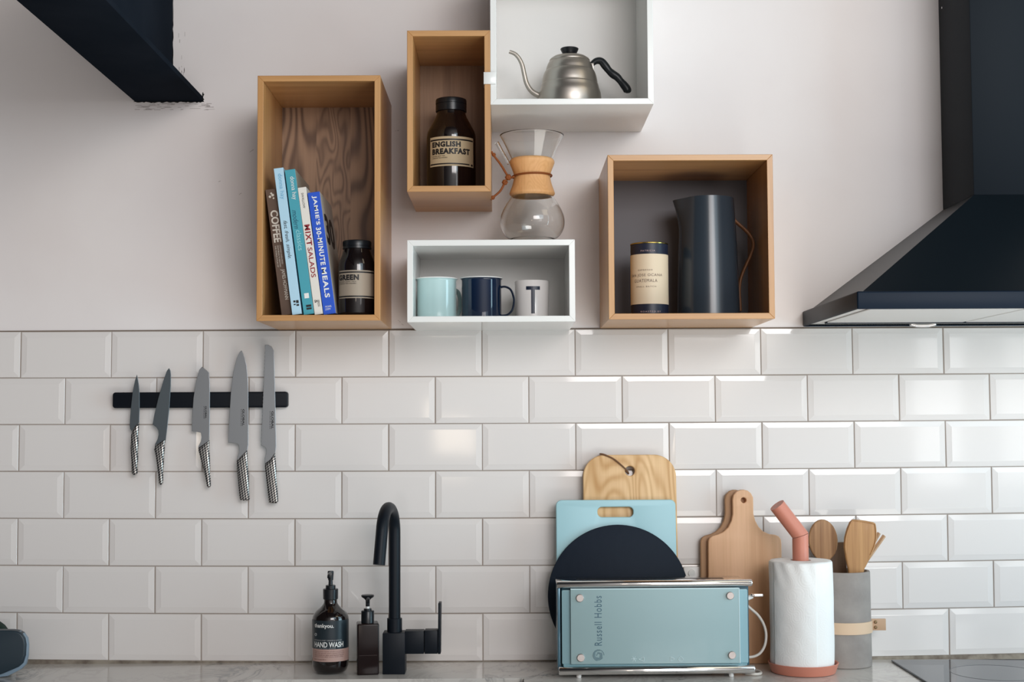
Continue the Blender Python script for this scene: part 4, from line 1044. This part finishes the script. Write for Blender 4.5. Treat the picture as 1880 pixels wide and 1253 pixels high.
def mitre_tube(p0, p1, rad, n0, n1, seg=40):
    bm = BM(); t = (p1 - p0).normalized(); u = Vector((0, 1, 0)); v = t.cross(u)
    A_, B_2 = [], []
    for i in range(seg):
        o_ = (u * math.cos(2 * PI * i / seg) + v * math.sin(2 * PI * i / seg)) * rad
        A_.append(bm.verts.new(p0 + o_ - t * (o_.dot(n0) / t.dot(n0)))); B_2.append(bm.verts.new(p1 + o_ - t * (o_.dot(n1) / t.dot(n1))))
    for i in range(seg): bm.faces.new((A_[i], A_[(i + 1) % seg], B_2[(i + 1) % seg], B_2[i]))
    bm.faces.new(A_[::-1]); bm.faces.new(B_2)
    return bm
zu = Vector((0, 0, 1))
obj('pole', mitre_tube(Vector((xe, 0, .006)), bend - zu * .0003, pr, zu, half), terra, r, smooth=True, sharp=40)
dirn2 = Vector((dirn.x, -.12, dirn.z)).normalized()
obj('bent_top', mitre_tube(bend + zu * .0006, bend + dirn * (up - bend).length, pr, half, dirn2), terra, r, smooth=True, sharp=40)
# roll
paper = mat('kitchen_paper', (0.88, 0.875, 0.86, 1), .9)
nt = paper.node_tree; p = nt.nodes['Principled BSDF']
tc = N(nt, 'ShaderNodeTexCoord'); vo = N(nt, 'ShaderNodeTexVoronoi', Scale=36.0); nt.links.new(tc.outputs['Object'], vo.inputs['Vector'])
s = math_node(nt, 'SINE', math_node(nt, 'MULTIPLY', vo.outputs['Distance'], 40.0))
n3 = N(nt, 'ShaderNodeTexVoronoi', Scale=260.0); nt.links.new(tc.outputs['Object'], n3.inputs['Vector'])
hsum = math_node(nt, 'ADD', math_node(nt, 'MULTIPLY', s, .6), n3.outputs['Distance'])
b = N(nt, 'ShaderNodeBump'); b.inputs['Strength'].default_value = .22; b.inputs['Distance'].default_value = .0005
nt.links.new(hsum, b.inputs['Height']); nt.links.new(b.outputs['Normal'], p.inputs['Normal'])
cxr = 1472; xr = at(cxr, 1150, d).x
rr = root('kitchen_roll', 'white embossed kitchen paper roll on the terracotta-pink holder', 'kitchen roll', (xr, -d, ZC + .0075 + .0003))
zt = at(cx, 1029, d).z - (ZC + .0078); Ro = 57.3 / k; Ri = .021
bm = BM(); seg = 96; rings = []
lv = [(Ri, .0), (Ro - .004, 0), (Ro - .001, .002)] + [(Ro, q * zt / 14) for q in range(1, 14)] + [(Ro - .0006, zt - .003), (Ro - .0035, zt), (Ro * .8, zt - .0005), (Ro * .6, zt), (Ri, zt), (Ri, 0)]
for q, (rad, z) in enumerate(lv):
    ring = []
    for i in range(seg):
        a = 2 * PI * i / seg
        w_ = .0004 * math.sin(3 * a + z * 25) + .0003 * math.sin(7 * a - z * 60) if rad > Ri + .01 and 2 < q < len(lv) - 5 else 0
        if abs(a - 4.2) < .02 and rad > Ri + .01: w_ += .0012
        ring.append(bm.verts.new(((rad + w_) * math.cos(a), (rad + w_) * math.sin(a), z + (.0008 * math.sin(5 * a) if q > len(lv) - 5 and rad > Ri else 0))))
    rings.append(ring)
for A_, B_2 in zip(rings, rings[1:]):
    for i in range(seg): bm.faces.new((A_[i], A_[(i + 1) % seg], B_2[(i + 1) % seg], B_2[i]))
bmesh.ops.remove_doubles(bm, verts=bm.verts, dist=1e-6)
obj('paper_roll', bm, paper, rr, smooth=True, sharp=60)
# loose last sheet, slightly crumpled near the top
bm = BM(); nu, nv = 40, 40; G_ = []
for j in range(nv + 1):
    row = []
    for i in range(nu + 1):
        a = R(-68 + 84 * i / nu); z = .003 + (zt - .004) * j / nv
        edge_ = math.exp(-((i - nu + .2 * j * 0) / 5.0) ** 2)
        cr = .0003 * math.sin(9 * a + 40 * z) * math.sin(z * 90) + .0010 * edge_ * (0.5 + 0.5 * math.sin(z * 55)) + .0040 * max(0, (j / nv - .72))  * math.sin(14 * a + z * 80)
        rad = Ro + .0014 + cr
        row.append(bm.verts.new((rad * math.sin(a), -rad * math.cos(a), z)))
    G_.append(row)
for j in range(nv):
    for i in range(nu): bm.faces.new((G_[j][i], G_[j][i + 1], G_[j + 1][i + 1], G_[j + 1][i]))
o = obj('loose_sheet', bm, paper, rr, smooth=True)
md = o.modifiers.new('thick', 'SOLIDIFY'); md.thickness = .0006

# ------------------------------------------------------------------ concrete crock and utensils
d = .0635; cx = 1547.5; k = ppm(d); x = at(cx, 1150, d).x; Rk = 50.5 / k
r = root('utensil_pot', 'grey concrete utensil pot with pale leather band, right of the kitchen roll', 'pot', (x, -d, ZC + .0002))
Hk = at(cx, 1048, d).z - ZC
conc = speckle('concrete', (0.33, 0.295, 0.27, 1), (0.25, 0.22, 0.205, 1), 22, .8, bump=(80, .25, 6))
obj('pot_body', lathe([(0, 0), (Rk - .002, 0), (Rk, .002), (Rk - .0008, Hk - .002), (Rk - .002, Hk), (Rk - .007, Hk), (Rk - .008, Hk - .002), (Rk - .008, .01), (0, .01)], 72), conc, r, smooth=True, sharp=40)
lz0, lz1 = at(cx, 1167, d + Rk).z - ZC, at(cx, 1145.5, d + Rk).z - ZC
pale_l = mat('pale_leather', (0.70, 0.50, 0.34, 1), .5); tab_l = mat('leather_tab', (0.52, 0.335, 0.21, 1), .55)
bm = lathe([(Rk, lz0), (Rk + .0022, lz0), (Rk + .0022, lz1), (Rk, lz1), (Rk, lz0)], 72)
obj('leather_band', bm, pale_l, r, smooth=True, sharp=40)
t0, t1 = at(1598, 1150, d).x - x, at(1626, 1150, d).x - x
tz0, tz1 = at(1612, 1159, d).z - ZC, at(1612, 1137, d).z - ZC
tz0, tz1 = lz0 + .001, lz1 + .001
bx_ = boxo('band_tab', (t0 - .004, t1, -.0025, .0025, tz0, tz1), tab_l, r, bev=.0004)
for f_ in (.27, .73):
    o = obj('stud', lathe([(0, 0), (.0036, 0), (.003, .0015), (.0015, .0018), (0, .0012)], 20), mat('brass_stud', (.22, .15, .08, 1), .35, metal=.8), r, smooth=True)
    o.location = (at(1607, 1150, d).x - x, -.0027, tz0 + (tz1 - tz0) * f_); o.rotation_euler = (R(90), 0, 0)
# utensils: each lies in its own vertical plane
UG = 'wooden utensils in the concrete pot'
def utensil(name, label, dd, outline, thick, m, cup=0.0, base_px=(1544, 1180), hole=None, bevel=.002):
    b0 = at(*base_px, dd)
    zb0 = ZC + .0115
    rt = root(name, label, 'utensil', (b0.x, -dd, zb0), group=UG)
    P = [(at(px, py, dd).x - b0.x, at(px, py, dd).z - zb0) for px, py in outline]
    P = [(a_, max(b_, 0)) for a_, b_ in P]
    bm = slab([P], thick, bevel, 3)
    return rt, bm, b0, zb0
def ellipse_px(cx_, cy_, a_, b_, rot, t0_, t1_, n_=24):
    out = []
    for i in range(n_ + 1):
        t = R(t0_ + (t1_ - t0_) * i / n_); ex, ey = a_ * math.cos(t), b_ * math.sin(t); c_, s_ = math.cos(R(rot)), math.sin(R(rot))
        out.append((cx_ + ex * c_ - ey * s_, cy_ + ex * s_ + ey * c_))
    return out
el = ellipse_px(1511.8, 993, 26.8, 38.5, -5, 112, 428)
out = [(1539, 1215), (1508, 1040)] + el + [(1524, 1042), (1549, 1215)]
rt, bm, _, _ = utensil('wooden_spoon', 'wooden spoon with oval bowl, leftmost in the concrete pot', .048, out, .0085, spoonwood, base_px=(1546, 1215), bevel=.003)
obj('spoon_body', bm, spoonwood, rt, smooth=True, sharp=60)
out = [(1566, 1215), (1561, 1085), (1557.5, 1047), (1553, 1025), (1550, 1005), (1551, 988), (1555, 972), (1560, 960), (1565.5, 954.6), (1570, 954.3), (1590, 956.8), (1604, 959.5), (1608, 962), (1610, 974), (1610.3, 990), (1606, 1008), (1597, 1028), (1588, 1045), (1580, 1085), (1574, 1215)]
rt, bm, _, _ = utensil('wooden_spatula', 'broad scooped wooden spatula with flat top, right of the spoon', .090, out, .010, spatwood, base_px=(1570, 1215), bevel=.0035)
me = bpy.data.meshes.new('scoop')
obj('spatula_body', bm, spatwood, rt, smooth=True, sharp=60)
# raised rim of the scoop
dd = .0905
P = [(1553.5, 1020), (1552, 1005), (1553, 989), (1557, 973), (1562, 961), (1567, 956.6), (1590, 959), (1603, 961.8), (1606.5, 964), (1608, 975), (1608, 990), (1604, 1006), (1597, 1020)]
pp = [(at(a_, b_, dd).x - rt.location.x, -.0006, at(a_, b_, dd).z - rt.location.z) for a_, b_ in P]
obj('scoop_rim', tube(pp, [.0004] + [.0014] * (len(pp) - 2) + [.0004], 8, smooth_n=3), spatwood, rt, smooth=True)
out = [(1541, 1215), (1524, 1060), (1484, 1003.5), (1500, 1001), (1540, 996.5), (1552, 996), (1556, 1060), (1549, 1215)]
rt, bm, _, _ = utensil('wooden_turner', 'dark flat wooden turner behind the spoon and spatula', .030, out, .006, darkwood, base_px=(1545, 1215))
obj('turner_body', bm, darkwood, rt, smooth=True, sharp=60)
rt = root('wooden_tongs', 'thin pale wooden tongs sticking out right behind the spatula', 'utensil', (at(1565, 1200, .055).x, -.055, ZC + .0115), group=UG)
for n_, (a_, b_, y_) in enumerate((((1623.5, 984), (1573, 1055), .0), ((1614, 979), (1570, 1055), .012))):
    A_ = at(a_[0], a_[1], .055 - y_); B_2 = at(b_[0], b_[1], .055 - y_)
    lo = Vector((0, y_, 0)); hi = Vector((A_.x - rt.location.x, y_, A_.z - rt.location.z)); mid = Vector((B_2.x - rt.location.x, y_, B_2.z - rt.location.z))
    obj('tongs_arm', tube([lo, mid, hi], [.0042, .0045, .0042], 4), palewood, rt)

# ------------------------------------------------------------------ dark tray at the bottom left
d = .17
P = [(-170, 1158.5), (20, 1158.5), (31, 1160), (39, 1164.5), (44.5, 1173), (46.5, 1185), (45.5, 1205), (41, 1219), (33, 1226), (5, 1238), (-20, 1246), (-170, 1246)]
rx = at(-60, 1200, d).x
k = ppm(d)
r = root('washing_up_bowl', 'dark slate-blue rounded bowl with pale rim, cut off at the bottom left', 'bowl', (rx, -d, ZC + .0003))
def conv(P, dd): return [(at(a_, b_, dd).x - rx, max(at(a_, b_, dd).z - ZC, 0)) for a_, b_ in P]
bm = slab([conv(P, d)[::-1]], .025, .004, 3)
o = obj('bowl_body', bm, mat('slate_blue_plastic', (0.020, 0.035, 0.048, 1), .4), r, smooth=True, sharp=40)
P2 = [(-170, 1160), (20, 1160), (33, 1161), (41, 1166), (46.5, 1174), (48.2, 1186), (47.5, 1207), (44, 1222), (36, 1231), (12, 1243.5), (-10, 1251), (-170, 1251)]
bm = slab([conv(P2, d)[::-1]], .012, .001, 1)
o = obj('bowl_rim', bm, mat('pale_blue_rim', (0.22, 0.30, 0.38, 1), .35), r, smooth=True, sharp=40); o.location.y = .008
r = root('green_cloth', 'dark green cloth corner behind the slate-blue bowl, far left', 'cloth', (at(-14, 1200, .05).x, -.05, ZC + .0003))
q = [at(a_, b_, .05) for a_, b_ in ((-60, 1222), (-60, 1136), (-10, 1140), (4, 1150), (13, 1162), (18, 1222))]
bm = slab([[(v_.x - r.location.x, max(v_.z - ZC, 0)) for v_ in q][::-1]], .02, .004, 2)
obj('cloth_fold', bm, mat('dark_green_cloth', (0.012, 0.028, 0.020, 1), .8), r, smooth=True, sharp=50)

# ------------------------------------------------------------------ pieces of parts go one level deeper
def nest(part_kind, kinds):
    for o in list(bpy.data.objects):
        if o.type == 'MESH' and o.parent and o.name.split('.')[0] in kinds and o.parent.type == 'EMPTY':
            for q in o.parent.children:
                if q.name.split('.')[0] == part_kind and q is not o:
                    o.parent = q; o.matrix_parent_inverse = q.matrix_basis.inverted(); break
nest('lid', ('lid_knob',))
nest('cover', ('lettering', 'bean_emblem', 'publisher_mark', 'cover_print', 'front_numerals'))
nest('paper_label', ('lettering', 'label_rule', 'leaf_mark'))
nest('blade', ('lettering',))
nest('black_label', ('lettering', 'round_mark'))
nest('cream_sleeve', ('lettering',))
nest('front_glass_panel', ('lettering', 'bolt', 'rose_emblem', 'setting_symbols', 'bright_glass_edge'))
nest('control_strip', ('button', 'indicator'))
nest('pump_collar', ('pump_head', 'pump_stem'))
nest('socket_plate', ('switch',))
nest('band_tab', ('stud',))
nest('chimney', ('chimney_screw',))
nest('underside_frame', ('grease_filter', 'underside_lamp'))
nest('hob_glass', ('cooking_zone_ring',))
nest('top_plate', ('bread_slot',))
nest('lever_arm', ('lever_tip',)) if False else None
